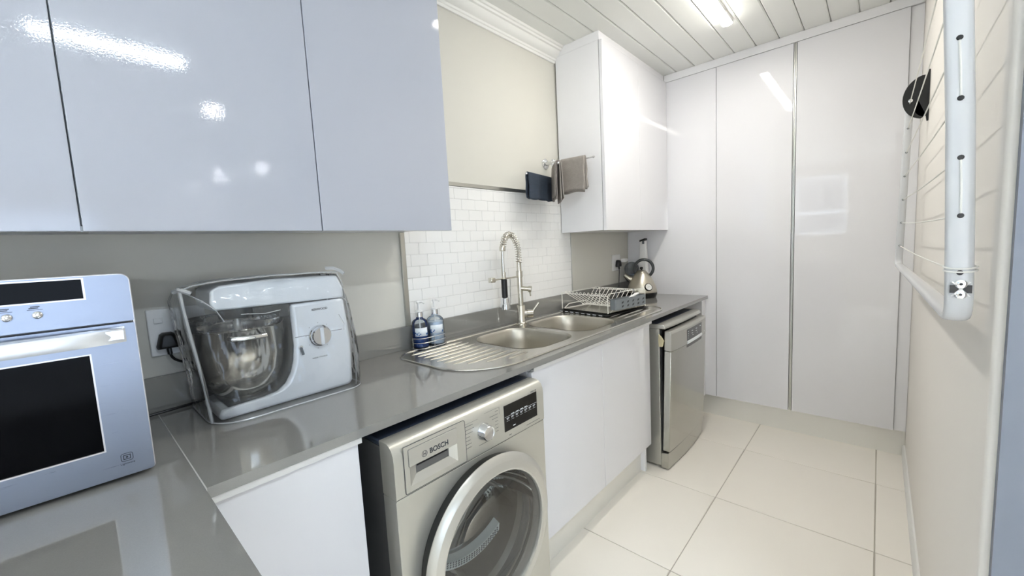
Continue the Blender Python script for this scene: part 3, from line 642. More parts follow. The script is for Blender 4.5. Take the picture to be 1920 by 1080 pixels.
# water tank drawer
dw = MB().plate(rr(D0+0.028, 0.588, 0.709, 0.832, [0.008, 0.003, 0.003, 0.003], 4), [[(0.400, 0.724), (0.556, 0.724), (0.556, 0.776), (0.400, 0.776)]], 'x', FXD-0.004, FXD+0.0015).build('drawer_front', 'dryer_silver', t, 0.001)
MB().plate(rr(0.398, 0.556, 0.776, 0.821, 0.003, 3), [], 'x', FXD+0.001, FXD+0.004).build('grip_cover', 'door_ring', dw, 0.001)
rings = [[(FXD+0.0018, y, z) for y, z in ((0.400, 0.724), (0.556, 0.724), (0.556, 0.776), (0.400, 0.776))], [(FXD-0.010, y, z) for y, z in ((0.425, 0.744), (0.534, 0.744), (0.534, 0.774), (0.425, 0.774))], [(FXD-0.013, y, z) for y, z in ((0.425, 0.744), (0.534, 0.744), (0.534, 0.774), (0.425, 0.774))]]
MB().loft(rings, cap0=False, cap1=False).build('grip_recess', 'door_ring', dw)
box('grip_back', 'dryer_side', dw, FXD-0.016, FXD-0.0125, 0.424, 0.535, 0.743, 0.775)
box('grip_slot', 'dark_gap', dw, FXD-0.0125, FXD-0.011, 0.430, 0.530, 0.762, 0.773)
lx = FXD+0.0042
MB().tube([(FXD+0.0013, y, z) for y, z in rr(D0+0.0275, 0.5885, 0.7085, 0.8325, [0.008, 0.003, 0.003, 0.003], 4)], 0.0009, 4, closed=True).build('drawer_gap', 'ink', dw)
MB().tube([(FXD+0.0017, y, z) for y, z in rr(0.3975, 0.5565, 0.7755, 0.8215, 0.003, 3)], 0.0008, 4, closed=True).build('cover_gap', 'ink_grey', dw)
text('lettering', 'BOSCH', 'ink', dw, (lx, 0.493, 0.793), 0.0195, YR, ZU, 0.0003, bold=True)
MB().tube([(lx, 0.4455+0.0082*math.cos(a), 0.793+0.0082*math.sin(a)) for a in [2*PI*i/24 for i in range(24)]], 0.0006, 4, closed=True).build('emblem_ring', 'ink', dw)
MB().box(lx-0.0003, lx+0.0003, 0.4415, 0.4425, 0.787, 0.799).box(lx-0.0003, lx+0.0003, 0.4485, 0.4495, 0.787, 0.799).box(lx-0.0003, lx+0.0003, 0.4425, 0.4485, 0.7923, 0.7937).build('emblem', 'ink', dw)
# programme dial and print
kd = MB().lathe([(0.0255, 0), (0.0255, 0.004), (0.0235, 0.006), (0.0225, 0.024), (0.0205, 0.027), (0.018, 0.0255), (0.0, 0.0250)], (FXD, 0.660, 0.771), XR, 40).build('dial', 'chrome', t, angle=50)
pm = MB()
for k in range(7):
    z = 0.808-0.0108*k; L_ = (0.030, 0.034, 0.028, 0.016, 0.018, 0.022, 0.020)[k]; pm.box(FXD, FXD+0.0004, 0.590, 0.590+L_, z-0.0007, z+0.0007)
    L_ = (0.012, 0.036, 0.026, 0.012, 0.014, 0.014, 0.010)[k]; pm.box(FXD, FXD+0.0004, 0.725-L_, 0.725, z+0.006-0.0007, z+0.006+0.0007)
pm.box(FXD, FXD+0.0004, 0.583, 0.640, 0.8155, 0.8161).box(FXD, FXD+0.0004, 0.668, 0.732, 0.8225, 0.8231).box(FXD, FXD+0.0004, 0.583, 0.5836, 0.795, 0.8155).box(FXD, FXD+0.0004, 0.640, 0.695, 0.7325, 0.7335).box(FXD, FXD+0.0004, 0.732, 0.7326, 0.80, 0.8225)
for k in range(4): pm.box(FXD, FXD+0.0004, 0.5835, 0.5865, 0.7745-0.0108*k, 0.7785-0.0108*k)
pm.build('programme_print', 'ink_grey', t)
MB().box(FXD, FXD+0.0004, 0.772, 0.784, 0.7135, 0.716).box(FXD, FXD+0.0004, 0.86, 0.93, 0.7145, 0.7162).box(FXD-0.001, FXD+0.0002, 0.888, 0.905, 0.8215, 0.8235).box(FXD-0.001, FXD+0.0002, 0.912, 0.916, 0.8205, 0.8245).build('small_print', 'ink_grey', t)
ds = MB().plate([(0.752, 0.731), (0.918, 0.731), (0.918, 0.817), (0.752, 0.817)], [], 'x', FXD-0.001, FXD+0.0012).build('display', 'black_gloss', t, 0.001)
pm = MB(); dx0, dx1 = FXD+0.0012, FXD+0.0016
pm.box(dx0, dx1, 0.755, 0.916, 0.7790, 0.7796)
for k in range(7):
    y = 0.762+0.022*k; pm.box(dx0, dx1, y, y+0.014, 0.7730, 0.7745); pm.box(dx0, dx1, y+0.001, y+0.010, 0.7695, 0.7706)
    pm.box(dx0, dx1, y, y+0.014, 0.7640, 0.7645)
    if 1 <= k <= 4: pm.box(dx0, dx1, y, y+0.016, 0.7815, 0.7835)
pm.box(dx0, dx1, 0.792, 0.803, 0.7395, 0.742); pm.build('display_print', 'ink_white', ds)
# round door: dark side, silver ring, glass, drum behind
dd = MB().lathe([(0.207, 0.0), (0.246, 0.0), (0.250, 0.012), (0.252, 0.034), (0.21, 0.034)], (0.6605, DYC, DZC), XR, 72, cap0=False, cap1=False).build('door', 'black', t, angle=40)
MB().lathe([(0.2525, 0.030), (0.2570, 0.033), (0.2575, 0.0355), (0.2555, 0.0375), (0.2380, 0.0490), (0.2360, 0.0496), (0.2125, 0.0525), (0.2075, 0.051), (0.2055, 0.044), (0.204, 0.020), (0.2065, 0.012)], (0.6605, DYC, DZC), XR, 96, cap0=False, cap1=False).build('door_ring', 'door_ring', dd, angle=18)
MB().lathe([(0.2045, 0.044), (0.17, 0.049), (0.12, 0.0535), (0.06, 0.056), (0.001, 0.0565)], (0.6605, DYC, DZC), XR, 64, cap0=False).build('glass', 'dryer_glass', dd, angle=80)
MB().lathe([(0.2025, 0.018), (0.193, -0.02), (0.172, -0.055), (0.150, -0.085), (0.13, -0.10), (0.001, -0.105)], (0.6605, DYC, DZC), XR, 64, cap0=False).build('inner_bowl', 'bowl_glass', dd, angle=60)
MB().lathe([(0.204, 0.0), (0.205, -0.03), (0.215, -0.05), (0.262, -0.07), (0.266, -0.45), (0.001, -0.46)], (0.6605, DYC, DZC+0.0), XR, 64, cap0=False).build('drum', 'drum', t, angle=40)
MB().lathe([(0.203, -0.004), (0.199, -0.018), (0.2035, -0.034)], (0.6605, DYC, DZC), XR, 64, cap0=False, cap1=False).build('door_seal', 'plastic_grey', t)
# lint filter at the bottom of the opening
lf = MB(); N = 18
rings = []
for i in range(N+1):
    y = DYC-0.135+0.25*i/N; s = (y-DYC)/0.205; zb = DZC-0.05-0.035*(1-(s/0.62)**2) if abs(s) < 0.62 else DZC-0.05
    rings.append([(0.565, y, zb-0.020), (0.592, y, zb-0.028), (0.596, y, zb+0.000), (0.568, y, zb+0.010)])
lf.loft(rings).build('lint_filter', 'filter_plastic', t, 0.002)
ho = MB()
for i in range(22):
    for k in range(3):
        y = DYC-0.125+0.0107*i; s = (y-DYC)/0.205; zb = DZC-0.05-0.035*(1-(s/0.62)**2); zz = zb-0.020+0.0075*k
        xx = 0.593+0.0041*(zz-(zb-0.028))/0.028; ho.box(xx-0.001, xx+0.0012, y, y+0.0055, zz, zz+0.003)
ho.build('filter_holes', 'plastic_grey', t)
rr_ = arc((0.585, DYC, DZC), YR, ZU, 0.175, math.radians(25), math.radians(140), 16)
MB().tube(rr_, 0.008, 8).build('inner_hoop', 'plastic_grey', t)
em = MB()
for r_ in (0.016, 0.0125, 0.009): em.tube([(0.6603, 0.905+r_*math.cos(a), 0.092+r_*math.sin(a)) for a in [2*PI*i/28 for i in range(28)]], 0.0006, 4, closed=True)
em.build('round_badge', 'ink_grey', t)

# ================================================================== DISHWASHER
W0, W1 = 2.062, 2.660
t = thing('dishwasher', (0.35, 2.36, 0), 'grey freestanding dishwasher with its door slightly ajar', 'dishwasher')
box('casing', 'dish_panel', t, 0.04, 0.630, W0, W1, 0.018, 0.822, 0.003)
for (x, y) in ((0.1, W0+0.06), (0.1, W1-0.06), (0.6, W0+0.06), (0.6, W1-0.06)): MB().lathe([(0.016, 0), (0.018, 0.019)], (x, y, 0), n=12).build('foot', 'black_rubber', t)
def bulge(y, b): s = (y-(W0+W1)/2)/((W1-W0)/2); return b*(1-s*s)
rings = []
for i in range(15):
    y = W0-0.002+(W1-W0+0.004)*i/14; xf = 0.664+bulge(y, 0.010)
    rings.append([(0.045, y, 0.8235), (0.045, y, 0.8475), (xf-0.020, y, 0.8475), (xf-0.006, y, 0.8435), (xf, y, 0.834), (xf, y, 0.8235)])
MB().loft(rings).build('top_lid', 'dish_panel', t, 0.002, angle=30)
box('lid_inset', 'dryer_top', t, 0.06, 0.618, W0+0.008, W1-0.008, 0.8474, 0.8485)
# base skirt
rings = []
for i in range(15):
    y = W0+(W1-W0)*i/14; xf = 0.672+bulge(y, 0.012); rings.append([(0.631, y, 0.008), (0.631, y, 0.094), (xf, y, 0.102), (xf, y, 0.008)])
MB().loft(rings).build('kick_panel', 'dish_silver', t, 0.002)
# door, pivoting at the bottom and a few degrees ajar
piv = Vector((0.642, 0, 0.112)); ang = math.radians(1.6)
def tilt(x, y, z): dz = z-piv.z; dx = x-piv.x; return (piv.x+dx*math.cos(ang)+dz*math.sin(ang), y, piv.z+dz*math.cos(ang)-dx*math.sin(ang))
def dface(y): return 0.680+bulge(y, 0.013)
rings = []
for i in range(17):
    y = W0+(W1-W0)*i/16; xf = dface(y); rings.append([tilt(0.6405, y, 0.112), tilt(0.6405, y, 0.700), tilt(xf, y, 0.700), tilt(xf, y, 0.112)])
do = MB().loft(rings).build('door', 'dish_silver', t, 0.004, 2, angle=30)
rings = []
for i in range(17):
    y = W0+(W1-W0)*i/16; xf = dface(y); rings.append([tilt(0.6405, y, 0.7015), tilt(0.6405, y, 0.812), tilt(xf-0.010, y, 0.812), tilt(xf-0.002, y, 0.800), tilt(xf+0.001, y, 0.7015)])
MB().loft(rings).build('control_strip', 'dish_panel', do, 0.003, 2, angle=30)
rings = []
for i in range(9):
    y = 2.275+0.27*i/8; xf = dface(y)+0.0006
    rings.append([tilt(xf-0.003, y, 0.722), tilt(xf+0.0012, y, 0.722), tilt(xf-0.0004, y, 0.788), tilt(xf-0.004, y, 0.788)])
dsp = MB().loft(rings).build('display', 'dish_display', do)
pm = MB()
for i, (y, z, w_) in enumerate([(2.287, 0.775, .006), (2.287, 0.762, .006), (2.287, 0.749, .006), (2.287, 0.736, .006), (2.345, 0.77, .02), (2.345, 0.755, .02), (2.36, 0.742, .012), (2.42, 0.77, .02), (2.42, 0.756, .02), (2.44, 0.742, .012), (2.50, 0.772, .018)]):
    xf = dface(y+w_/2)+0.0014; a = tilt(xf, y, z); pm.box(a[0]-0.001, a[0]+0.0012, y, y+w_, a[2]-0.0016, a[2]+0.0016)
pm.build('display_print', 'ink_white', dsp)
rings = []
for i in range(9):
    y = 2.280+0.262*i/8; xf = dface(y); rings.append([tilt(xf-0.002, y, 0.698), tilt(xf+0.008, y, 0.706), tilt(xf+0.006, y, 0.718), tilt(xf-0.002, y, 0.721)])
MB().loft(rings).build('handle_lip', 'ink_white', do, 0.001)
rings = []
for i in range(9):
    y = 2.272+0.278*i/8; xf = dface(y); rings.append([tilt(xf-0.003, y, 0.682), tilt(xf+0.0012, y, 0.682), tilt(xf+0.0012, y, 0.697), tilt(xf-0.003, y, 0.699)])
MB().loft(rings).build('handle_recess', 'dryer_side', do)
p_ = tilt(dface(2.605)+0.0015, 2.605, 0.722); MB().lathe([(0.005, 0), (0.005, 0.002)], p_, XR, 14).build('power_button', 'ink_white', do)
box('door_gasket', 'black', t, 0.6305, 0.6400, W0+0.014, W1-0.006, 0.10, 0.815)
t = MB().loft([[(0.630, 2.052, 0.722), (0.652, 2.050, 0.725), (0.652, 2.061, 0.725), (0.630, 2.0605, 0.722)], [(0.629, 2.048, 0.762), (0.660, 2.046, 0.758), (0.660, 2.061, 0.758), (0.629, 2.0605, 0.762)], [(0.630, 2.052, 0.795), (0.644, 2.050, 0.782), (0.644, 2.061, 0.782), (0.630, 2.0605, 0.795)]]).build('door_wedge', 'sponge', None, 0.002)
tag(t, 'beige wedge holding the dishwasher door ajar', 'wedge')

# ================================================================== DISH RACK
RC = Vector((0.262, 2.100, 0.0)); RA = math.radians(-9.2)
def rk(x, y, z): return Vector((RC.x+x*math.cos(RA)-y*math.sin(RA), RC.y+x*math.sin(RA)+y*math.cos(RA), z))
tm = thing('drying_mat', (RC.x, RC.y, SZ+0.0045), 'black mat under the dish rack on the right drainer', 'mat')
mt = MB().loft([[rk(x, y, z) for x, y in rr(-0.186, 0.192, -0.205, 0.205, 0.012, 4)] for z in (SZ+0.005, SZ+0.0085)]); mt.build('mat_sheet', 'black_rubber', tm)
for i in range(8):
    x = -0.165+0.044*i; MB().loft([[rk(x-0.012, -0.2075, z), rk(x+0.012, -0.2075, z), rk(x+0.012, -0.2045, z), rk(x-0.012, -0.2045, z)] for z in (SZ+0.004, SZ+0.0075)]).build('edge_slot', 'plate_white', tm)
t = thing('dish_rack', (RC.x, RC.y, SZ+0.009), 'white wire dish rack with metal tray beside the kettle', 'dish rack')
HX, HYR = 0.178, 0.182; ZT, ZBt = 1.018, 0.920
tr = MB().loft([[rk(x, y, z) for x, y in rr(-HX-d, HX+d, -HYR-d, HYR+d, 0.014, 4)] for d, z in ((-0.012, 0.9125), (0.0, 0.9135), (0.004, 0.922), (0.002, 0.922), (-0.002, 0.9155), (-0.014, 0.9145))])
tr.build('tray', 'steel', t, angle=40)
def wire(name, pts, r=0.0021): MB().tube(pts, r, 6).build(name, 'wire_white', t)
for sx in (-1, 1):
    for sy in (-1, 1): wire('post', [rk(sx*HX, sy*HYR, 0.918), rk(sx*HX, sy*HYR, ZT)], 0.0026)
wire('front_rail', [rk(-HX, -HYR, ZT), rk(HX, -HYR, ZT)], 0.0028)
wire('side_rail', [rk(-HX, -HYR, ZT), rk(-HX, HYR-0.01, ZT+0.004), rk(-HX, HYR, ZT)], 0.0024)
wire('side_rail', [rk(HX, -HYR, ZT), rk(HX, -HYR+0.012, ZT+0.012), rk(HX, HYR-0.012, ZT+0.012), rk(HX, HYR, ZT)], 0.0024)
wire('back_rail', [rk(-HX, HYR, ZT), rk(HX, HYR, ZT)], 0.0024)
wire('bottom_rail', [rk(-HX+0.03, -0.03, 0.934), rk(HX, -0.03, 0.934)], 0.0024)
wire('bottom_rail', [rk(-HX+0.03, 0.0, 0.934), rk(HX, 0.0, 0.934)], 0.0024)
for sy in (-1, 1):
    wire('tray_handle', [rk(sy*HX, -0.16, 0.922), rk(sy*HX, -0.12, 0.944), rk(sy*HX, 0.05, 0.946), rk(sy*HX, 0.09, 0.922)], 0.003)
NS = 11
for i in range(NS):
    x = -HX+0.035+i*(2*HX-0.055)/(NS-1)
    wire('plate_slot', [rk(x-0.008, -HYR, ZT)] + [rk(x-0.008*math.cos(a), -HYR, ZT+0.012*math.sin(a)) for a in (0.6, 1.2, 1.57, 1.94, 2.5)] + [rk(x+0.008, -HYR, ZT), rk(x+0.006, -0.03, 0.935)], 0.0019)
    wire('plate_slot', [rk(x+0.004, 0.0, 0.935), rk(x+0.004, 0.085, ZT+0.004), rk(x+0.008, 0.089, ZT+0.012), rk(x+0.014, 0.088, ZT+0.014), rk(x+0.020, 0.087, ZT+0.006)], 0.0019)
wire('slot_rail', [rk(-HX+0.02, 0.087, ZT+0.004), rk(HX, 0.087, ZT+0.004)], 0.0022)
t = thing('cutlery_holder', (RC.x+0.20, RC.y-0.05, 0.94), 'grey plastic cutlery holder on the right side of the dish rack', 'holder')
out_ = rr(0.1815, 0.226, -0.172, 0.120, 0.010, 3); inn = rr(0.1845, 0.223, -0.169, 0.117, 0.008, 3)
rings = [[rk(x, y, 0.940) for x, y in out_], [rk(x, y, 1.000) for x, y in out_], [rk(x, y, 1.000) for x, y in inn], [rk(x, y, 0.944) for x, y in inn]]
cu = MB().loft(rings).build('tub', 'tub_grey', t)
for y_ in (-0.11, 0.06): MB().tube([rk(0.1835, y_, 0.998), rk(0.1835, y_, 1.034), rk(0.178, y_, 1.0365), rk(0.173, y_, 1.030)], 0.0022, 6).build('hook', 'tub_grey', t)
ho = MB()
for i in range(5):
    for k in range(2):
        ho.loft([[rk(0.2256, -0.12+0.05*i, 0.950+0.022*k), rk(0.2256, -0.105+0.05*i, 0.953+0.022*k), rk(0.2256, -0.10+0.05*i, 0.963+0.022*k), rk(0.2256, -0.115+0.05*i, 0.960+0.022*k)], [rk(0.2268, -0.12+0.05*i, 0.950+0.022*k), rk(0.2268, -0.105+0.05*i, 0.953+0.022*k), rk(0.2268, -0.10+0.05*i, 0.963+0.022*k), rk(0.2268, -0.115+0.05*i, 0.960+0.022*k)]])
ho.build('holes', 'handle_grey', cu)
t = thing('dish_brush', (RC.x+0.20, RC.y, 0.955), 'white dish brush lying in the grey cutlery holder', 'brush')
MB().tube([rk(0.204, -0.03, 0.985), rk(0.204, 0.01, 0.997), rk(0.204, 0.045, 1.006), rk(0.204, 0.075, 1.010)], 0.008, 10, rs=[0.006, 0.009, 0.009, 0.006]).build('handle', 'plastic_white', t)
MB().tube([rk(0.204, -0.035, 0.984), rk(0.204, -0.085, 0.968)], 0.012, 10).build('bristles', 'handle_grey', t)

# ================================================================== KETTLE
KX, KY = 0.222, 2.748
t = thing('kettle', (KX, KY, ZC), 'pyramid shaped brushed steel kettle with black base and round gauge', 'kettle')
kr = Vector((0.91, 0.41, 0)); kf = Vector((0.41, -0.91, 0))
MB().lathe([(0.096, 0.0005), (0.100, 0.004), (0.108, 0.030), (0.107, 0.038)], (KX, KY, ZC), n=48).build('base', 'black_gloss', t, angle=50)
MB().lathe([(0.106, 0.039), (0.107, 0.046), (0.098, 0.085), (0.082, 0.125), (0.062, 0.160), (0.044, 0.183), (0.040, 0.187)], (KX, KY, ZC), n=48).build('body', 'kettle_steel', t, angle=60)
ld_ = MB().lathe([(0.040, 0.187), (0.036, 0.194), (0.020, 0.202), (0.006, 0.204)], (KX, KY, ZC), n=36).build('lid', 'kettle_steel', t, angle=60)
MB().lathe([(0.005, 0.203), (0.005, 0.209), (0.011, 0.213), (0.012, 0.220), (0.008, 0.226), (0.001, 0.227)], (KX, KY, ZC), n=20).build('knob', 'black_gloss', ld_, angle=60)
c0 = Vector((KX, KY, ZC))+kr*0.016+Vector((0, 0, 0.215))
MB().tube(arc(c0, kr, ZU, 0.066, math.radians(-62), math.radians(222), 36), 0.0108, 12).build('handle', 'handle_grey', t)
sp = Vector((KX, KY, ZC))-kr*0.062+Vector((0, 0, 0.125))
MB().tube([sp, sp-kr*0.030+Vector((0, 0, 0.018)), sp-kr*0.062+Vector((0, 0, 0.044))], 0.016, 14, rs=[0.023, 0.019, 0.011]).build('spout', 'kettle_steel', t)
MB().tube([sp-kr*0.030+Vector((0, 0, -0.004)), sp-kr*0.064+Vector((0, 0, 0.038))], 0.010, 10, rs=[0.012, 0.007]).build('spout_shade', 'black', t)
gd = (kf*0.80+kr*0.42+Vector((0, 0, 0.42))).normalized(); gp = Vector((KX, KY, ZC+0.083))+(kf*0.88+kr*0.46).normalized()*0.098
gg = MB().lathe([(0.029, -0.012), (0.029, 0.003), (0.026, 0.007), (0.0235, 0.005)], gp, gd, 32).build('gauge_rim', 'black_gloss', t)
gf = MB().lathe([(0.0235, 0.004), (0.0235, 0.0058), (0.001, 0.006)], gp, gd, 32).build('gauge_face', 'dial_face', gg)
gu = (Vector((0, 0, 1))-gd*gd.z).normalized(); gr = gu.cross(gd)
MB().tube([gp+gd*0.0066-gr*0.010-gu*0.003, gp+gd*0.0066+gr*0.008+gu*0.003], 0.0008, 4).build('needle', 'ink', gf)

# handheld vacuum behind the kettle
t = thing('handheld_vacuum', (0.130, 2.915, ZC), 'slim white upright appliance with black tip and smoked cup behind the kettle', 'appliance')
bd = []
for z, hw, hd_ in ((0.9008, 0.034, 0.030), (0.92, 0.036, 0.032), (1.05, 0.031, 0.028), (1.18, 0.027, 0.022), (1.318, 0.023, 0.018)):
    bd.append([(0.160+x, 2.925+y, z) for x, y in rr(-hw, hw, -hd_, hd_, 0.006, 3)])
MB().loft(bd).build('body', 'plastic_white', t)
MB().loft([[(0.160+x, 2.925+y, z+(0.012 if x > 0 else 0.0)) for x, y in rr(-0.025, 0.024, -0.019, 0.019, 0.004, 3)] for z in (1.3125, 1.327)]).build('tip', 'black', t)
box('latch', 'plastic_grey', t, 0.160, 0.176, 2.900, 2.909, 1.295, 1.318, 0.002)
MB().lathe([(0.045, 0), (0.054, 0.01), (0.056, 0.045), (0.05, 0.055)], (0.075, 2.90, 1.105), (0.3, -0.95, 0), 36).build('dust_cup', 'smoked_cup', t)
MB().lathe([(0.026, -0.018), (0.030, 0.02)], (0.105, 2.915, 1.085), (0.9, 0.1, -0.1), 18).build('cup_mount', 'plastic_grey', t)

# ================================================================== TOWEL RAIL AND TOWELS
PV = Vector((0.066, 1.888, 0))
t = thing('towel_rail', (0, 1.905, 1.70), 'chrome swivel towel rail with three arms on the wall above the tap', 'towel rail')
MB().lathe([(0.031, 0.0005), (0.031, 0.006), (0.026, 0.009), (0.012, 0.012), (0.009, 0.05)], (0, 1.905, 1.815), XR, 28).build('wall_rose', 'chrome', t)
MB().lathe([(0.0095, 0), (0.0095, 0.140)], (PV.x, PV.y+0.012, 1.690), n=16).build('pivot_post', 'chrome', t)
MB().lathe([(0.0105, -0.03), (0.0105, 0.02)], (PV.x-0.006, PV.y+0.013, 1.813), XR, 14).build('bracket', 'chrome', t)
def armo(z, tip):
    tip = Vector(tip); a = Vector((PV.x, PV.y+0.012, z))
    o = MB().tube([a, tip], 0.0036, 10).build('arm', 'chrome', t)
    MB().lathe([(0.0015, -0.007), (0.006, -0.004), (0.007, 0.0), (0.006, 0.004), (0.0015, 0.007)], tip, tip-a, 14).build('end_knob', 'chrome', o)
    return a, tip
A0, A1 = armo(1.710, (0.115, 1.585, 1.710)); B0, B1 = armo(1.764, (0.222, 1.730, 1.764)); C0, C1 = armo(1.802, (0.328, 1.924, 1.802))
def towel(name, m, a, b, s0, s1, drop1, drop2, label, gap=0.008, wav=0.004, nfold=2, skew=0.0, layers=1):
    d = (b-a).normalized(); nrm = Vector((-d.y, d.x, 0)).normalized(); L_ = (b-a).length
    ns, nt = 22, 30; th = thing(name, a+d*(L_*(s0+s1)/2)-Vector((0, 0, max(drop1, drop2))), label, 'towel')
    for ly in range(layers):
        g = gap+0.0085*ly; mb = MB(); vs = []
        d1, d2 = drop1-0.012*ly, drop2-0.010*ly
        for i in range(ns+1):
            s = s0+(s1-s0)*i/ns; p = a+d*(L_*s)
            for k in range(nt+1):
                u = k/nt
                if u < 0.44: q = (0.44-u)/0.44; off, dz = g, -q*d1
                elif u > 0.56: q = (u-0.56)/0.44; off, dz = -g, -q*d2
                else:
                    th_ = PI*(u-0.44)/0.12; q = 0; off, dz = g*math.cos(th_), g*math.sin(th_)*0.8
                wv = wav*q*(math.sin(s*nfold*2*PI+ly*1.3+u*2)+0.5*math.sin(s*17+u*9))
                vs.append(p+nrm*(off+wv+(0.008*q if off > 0 else -0.008*q))+Vector((0, 0, dz+0.004+0.0035*q*math.sin(s*13+ly)))+d*(skew*q+0.002*math.sin(u*23+ly)))
        fs = [(i*(nt+1)+k, (i+1)*(nt+1)+k, (i+1)*(nt+1)+k+1, i*(nt+1)+k+1) for i in range(ns) for k in range(nt)]
        mb.add(vs, fs).build('cloth' if ly == 0 else 'fold', m, th, solid=0.0055, angle=80)
    return th
towel('hand_towel', 'towel_navy', A0, A1, 0.13, 0.985, 0.138, 0.130, 'dark navy towel on the arm nearest the tiled wall', gap=0.007, wav=0.005, nfold=3)
towel('hand_towel', 'towel_grey', B0, B1, 0.26, 0.96, 0.205, 0.192, 'grey towel hanging edge-on in the middle of the towel rail', gap=0.0075, wav=0.004, nfold=2, layers=2)
towel('hand_towel', 'towel_grey', C0, C1, 0.22, 0.80, 0.172, 0.190, 'grey towel spread flat on the right arm beside the corner cabinet', gap=0.008, wav=0.003, nfold=1, layers=2)

# ================================================================== WALL CLOTHES DRYER (right wall)
t = thing('clothes_airer', (1.63, 1.7, 1.13), 'white folding clothes airer with cords on the right wall', 'airer')
YF, YN = 2.45, 0.93
ctrl = [((1.614, YF, 1.86), 0.0135), ((1.599, YF, 1.20), 0.0135)]
cen = [Vector((1.6145, YF, 1.875)), Vector((1.608, YF, 1.55)), Vector((1.601, YF, 1.22))]
cen += bez((1.6005, YF, 1.20), (1.600, YF, 1.158), (1.6005, YF-0.008, 1.150), (1.602, YF-0.05, 1.148), 8)
cen += [Vector((1.602+(1.639-1.602)*k, YF-0.05-(YF-YN-0.10)*k, 1.148+0.0*k)) for k in (0.25, 0.5, 0.75)]
cen += bez((1.639, YN+0.05, 1.148), (1.6405, YN+0.012, 1.148), (1.641, YN, 1.155), (1.640, YN, 1.20), 10)
cen += [Vector((1.636, YN, 1.33)), Vector((1.630, YN, 1.50)), Vector((1.622, YN, 1.66)), Vector((1.612, YN, 1.875))]
rings = []; n = 16
for i, c in enumerate(cen):
    tg = (cen[min(i+1, len(cen)-1)]-cen[max(i-1, 0)]).normalized(); a = Vector((1, 0, 0)); a = (a-tg*a.dot(tg)).normalized(); b = tg.cross(a)
    f = (YF-c.y)/(YF-YN); ha = 0.0135+(0.0180-0.0135)*f; hb_ = 0.0095
    rg = []
    for k in range(n):
        th_ = 2*PI*k/n; cx_, sx_ = math.cos(th_), math.sin(th_)
        rg.append(c + a*ha*math.copysign(abs(cx_)**0.7, cx_) + b*hb_*math.copysign(abs(sx_)**0.7, sx_))
    rings.append(rg)
fr = MB().loft(rings).build('frame', 'rack_white', t, angle=50)
def xat(cs, z):
    return cs[0][0]+(cs[1][0]-cs[0][0])*(z-cs[0][1])/(cs[1][1]-cs[0][1])
FA = [(1.601, 1.22), (1.6145, 1.875)]
def xn(z):
    pts = [(1.20, 1.640), (1.33, 1.636), (1.50, 1.630), (1.66, 1.622), (1.875, 1.612)]
    for (z0, x0), (z1, x1) in zip(pts, pts[1:]):
        if z <= z1: return x0+(x1-x0)*(z-z0)/(z1-z0)
    return pts[-1][1]
for k in range(7):
    zf = 1.236+0.1035*k; zn = 1.232+0.0995*k
    pf, pn = Vector((xat(FA, zf), YF-0.009, zf)), Vector((xn(zn), YN+0.009, zn)); mid = (pf+pn)/2+Vector((0, 0, -0.006))
    MB().tube([pf, pf.lerp(mid, 0.5)+Vector((0, 0, -0.001)), mid, mid.lerp(pn, 0.5)+Vector((0, 0, -0.001)), pn], 0.0016, 6).build('cord', 'cord_white', t)
    MB().lathe([(0.0045, 0), (0.0035, 0.0012)], (xn(zn), YN-0.0098, zn), (0, -1, 0), 10).build('eyelet', 'black', fr)
    MB().lathe([(0.0042, 0), (0.0035, 0.0012)], (xat(FA, zf), YF-0.0098, zf), (0, -1, 0), 10).build('eyelet', 'plastic_grey', fr)
for a_, b_ in ((1, 2), (3, 4)):
    z0, z1 = 1.232+0.0995*a_, 1.232+0.0995*b_
    MB().tube([(xn(z0), YN-0.0098, z0+0.004), (xn((z0+z1)/2)+0.0006, YN-0.0108, (z0+z1)/2), (xn(z1), YN-0.0098, z1-0.004)], 0.0016, 6).build('cord_loop', 'cord_white', fr)
for dz in (0.0, 0.006):
    MB().tube([(1.640+0.0205*math.cos(q), YN+0.013*math.sin(q), 1.236+dz+0.003*math.sin(q)) for q in [2*PI*i/20 for i in range(20)]], 0.0015, 6, closed=True).build('cord_wrap', 'cord_white', fr)
# black half-round wall brackets
for (yb, xo) in ((YF-0.016, 1.613), (YN-0.016, 1.612)):
    prof = [(W-0.0008, 1.772), (W-0.007, 1.772), (W-0.010, 1.795)] + [(W-0.010-0.075*math.sin(a)*1.0, 1.876-0.092*math.cos(a)) for a in [math.radians(12+156*i/18) for i in range(19)]] + [(W-0.010, 1.965), (W-0.007, 1.985), (W-0.0008, 1.985)]
    bk = MB().plate(prof, [], 'y', yb-0.004, yb+0.004).build('wall_bracket', 'black', t, 0.001)
    MB().lathe([(0.0075, 0), (0.0075, 0.002), (0.004, 0.003)], (xo+0.003, yb-0.004, 1.868), (0, -1, 0), 14).build('screw', 'chrome', bk)
yy = YN-0.0098; xe = 1.641
em = MB().loft([[(xe-0.0135, yy, 1.196), (xe+0.0135, yy, 1.196), (xe+0.0135, yy, 1.210), (xe-0.0135, yy, 1.210)], [(xe-0.0135, yy-0.0012, 1.196), (xe+0.0135, yy-0.0012, 1.196), (xe+0.0135, yy-0.0012, 1.210), (xe-0.0135, yy-0.0012, 1.210)]]).build('emblem', 'black', fr)
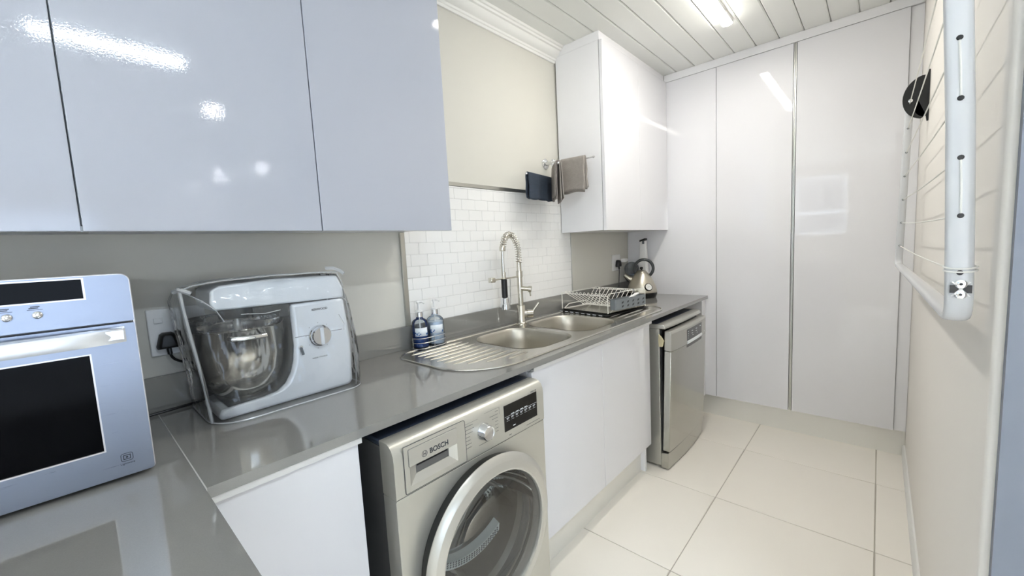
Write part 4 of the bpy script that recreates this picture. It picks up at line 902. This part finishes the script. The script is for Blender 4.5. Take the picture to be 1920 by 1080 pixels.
MB().tube([(xe-0.011, yy-0.0012, 1.190), (xe+0.011, yy-0.0012, 1.216)], 0.0014, 5).tube([(xe+0.011, yy-0.0014, 1.190), (xe-0.011, yy-0.0014, 1.216)], 0.0014, 5).build('emblem_cross', 'plastic_white', fr)
for z in (1.212, 1.1935): 
    s_ = MB().lathe([(0.0078, 0), (0.0078, 0.002), (0.0055, 0.003)], (xe, yy-0.001, z), (0, -1, 0), 18).build('screw', 'chrome', fr)
    MB().lathe([(0.0025, 0), (0.0025, 0.0006)], (xe, yy-0.0039, z), (0, -1, 0), 6).build('screw_socket', 'black', s_)

# ================================================================== LIGHTS OF THE PLACE
def batten(x, y0, y1, m, label):
    t = thing('ceiling_light', (x, (y0+y1)/2, H-0.05), label, 'light', 'LED battens on the ceiling')
    box('fixture', 'batten', t, x-0.027, x+0.027, y0, y1, H-0.022, H-0.0005, 0.003)
    rings = []
    for i in range(15):
        y = y0+0.003+(y1-y0-0.006)*i/14; q = 0.72 if i in (0, 14) else 1.0
        if i in (1, 13): y += 0.0
        if i == 1: y = y0+0.011
        if i == 13: y = y1-0.011
        rings.append([(x+0.0265*q*math.cos(a), y, H-0.0222-0.009*q*math.sin(a)) for a in [PI*k/12 for k in range(13)]])
    MB().loft(rings).build('diffuser', m, t, angle=60)
batten(0.868, 1.285, 2.505, 'tube_warm', 'long white light batten on the boarded ceiling above the aisle')
batten(2.21, -0.13, 0.46, 'tube_cool', 'short white light batten on the ceiling beyond the right wall')
for i, (x, y) in enumerate([(3.05, 0.78), (5.09, 1.71), (5.92, 1.45), (7.2, 1.38)]):
    t = thing('downlight', (x, y, H-0.012), ['round downlight nearest the short batten in the next room', 'second round downlight in the next room', 'third round downlight in the next room', 'round downlight farthest away in the next room'][i], 'light', 'downlights of the next room')
    MB().lathe([(0.055, 0.012), (0.055, 0.002), (0.040, 0.0), (0.038, 0.010)], (x, y, H-0.0125), n=28).build('bezel', 'batten', t)
    MB().lathe([(0.0385, 0.002), (0.001, 0.001)], (x, y, H-0.0125), n=24).build('lens', 'spot_lens', t)
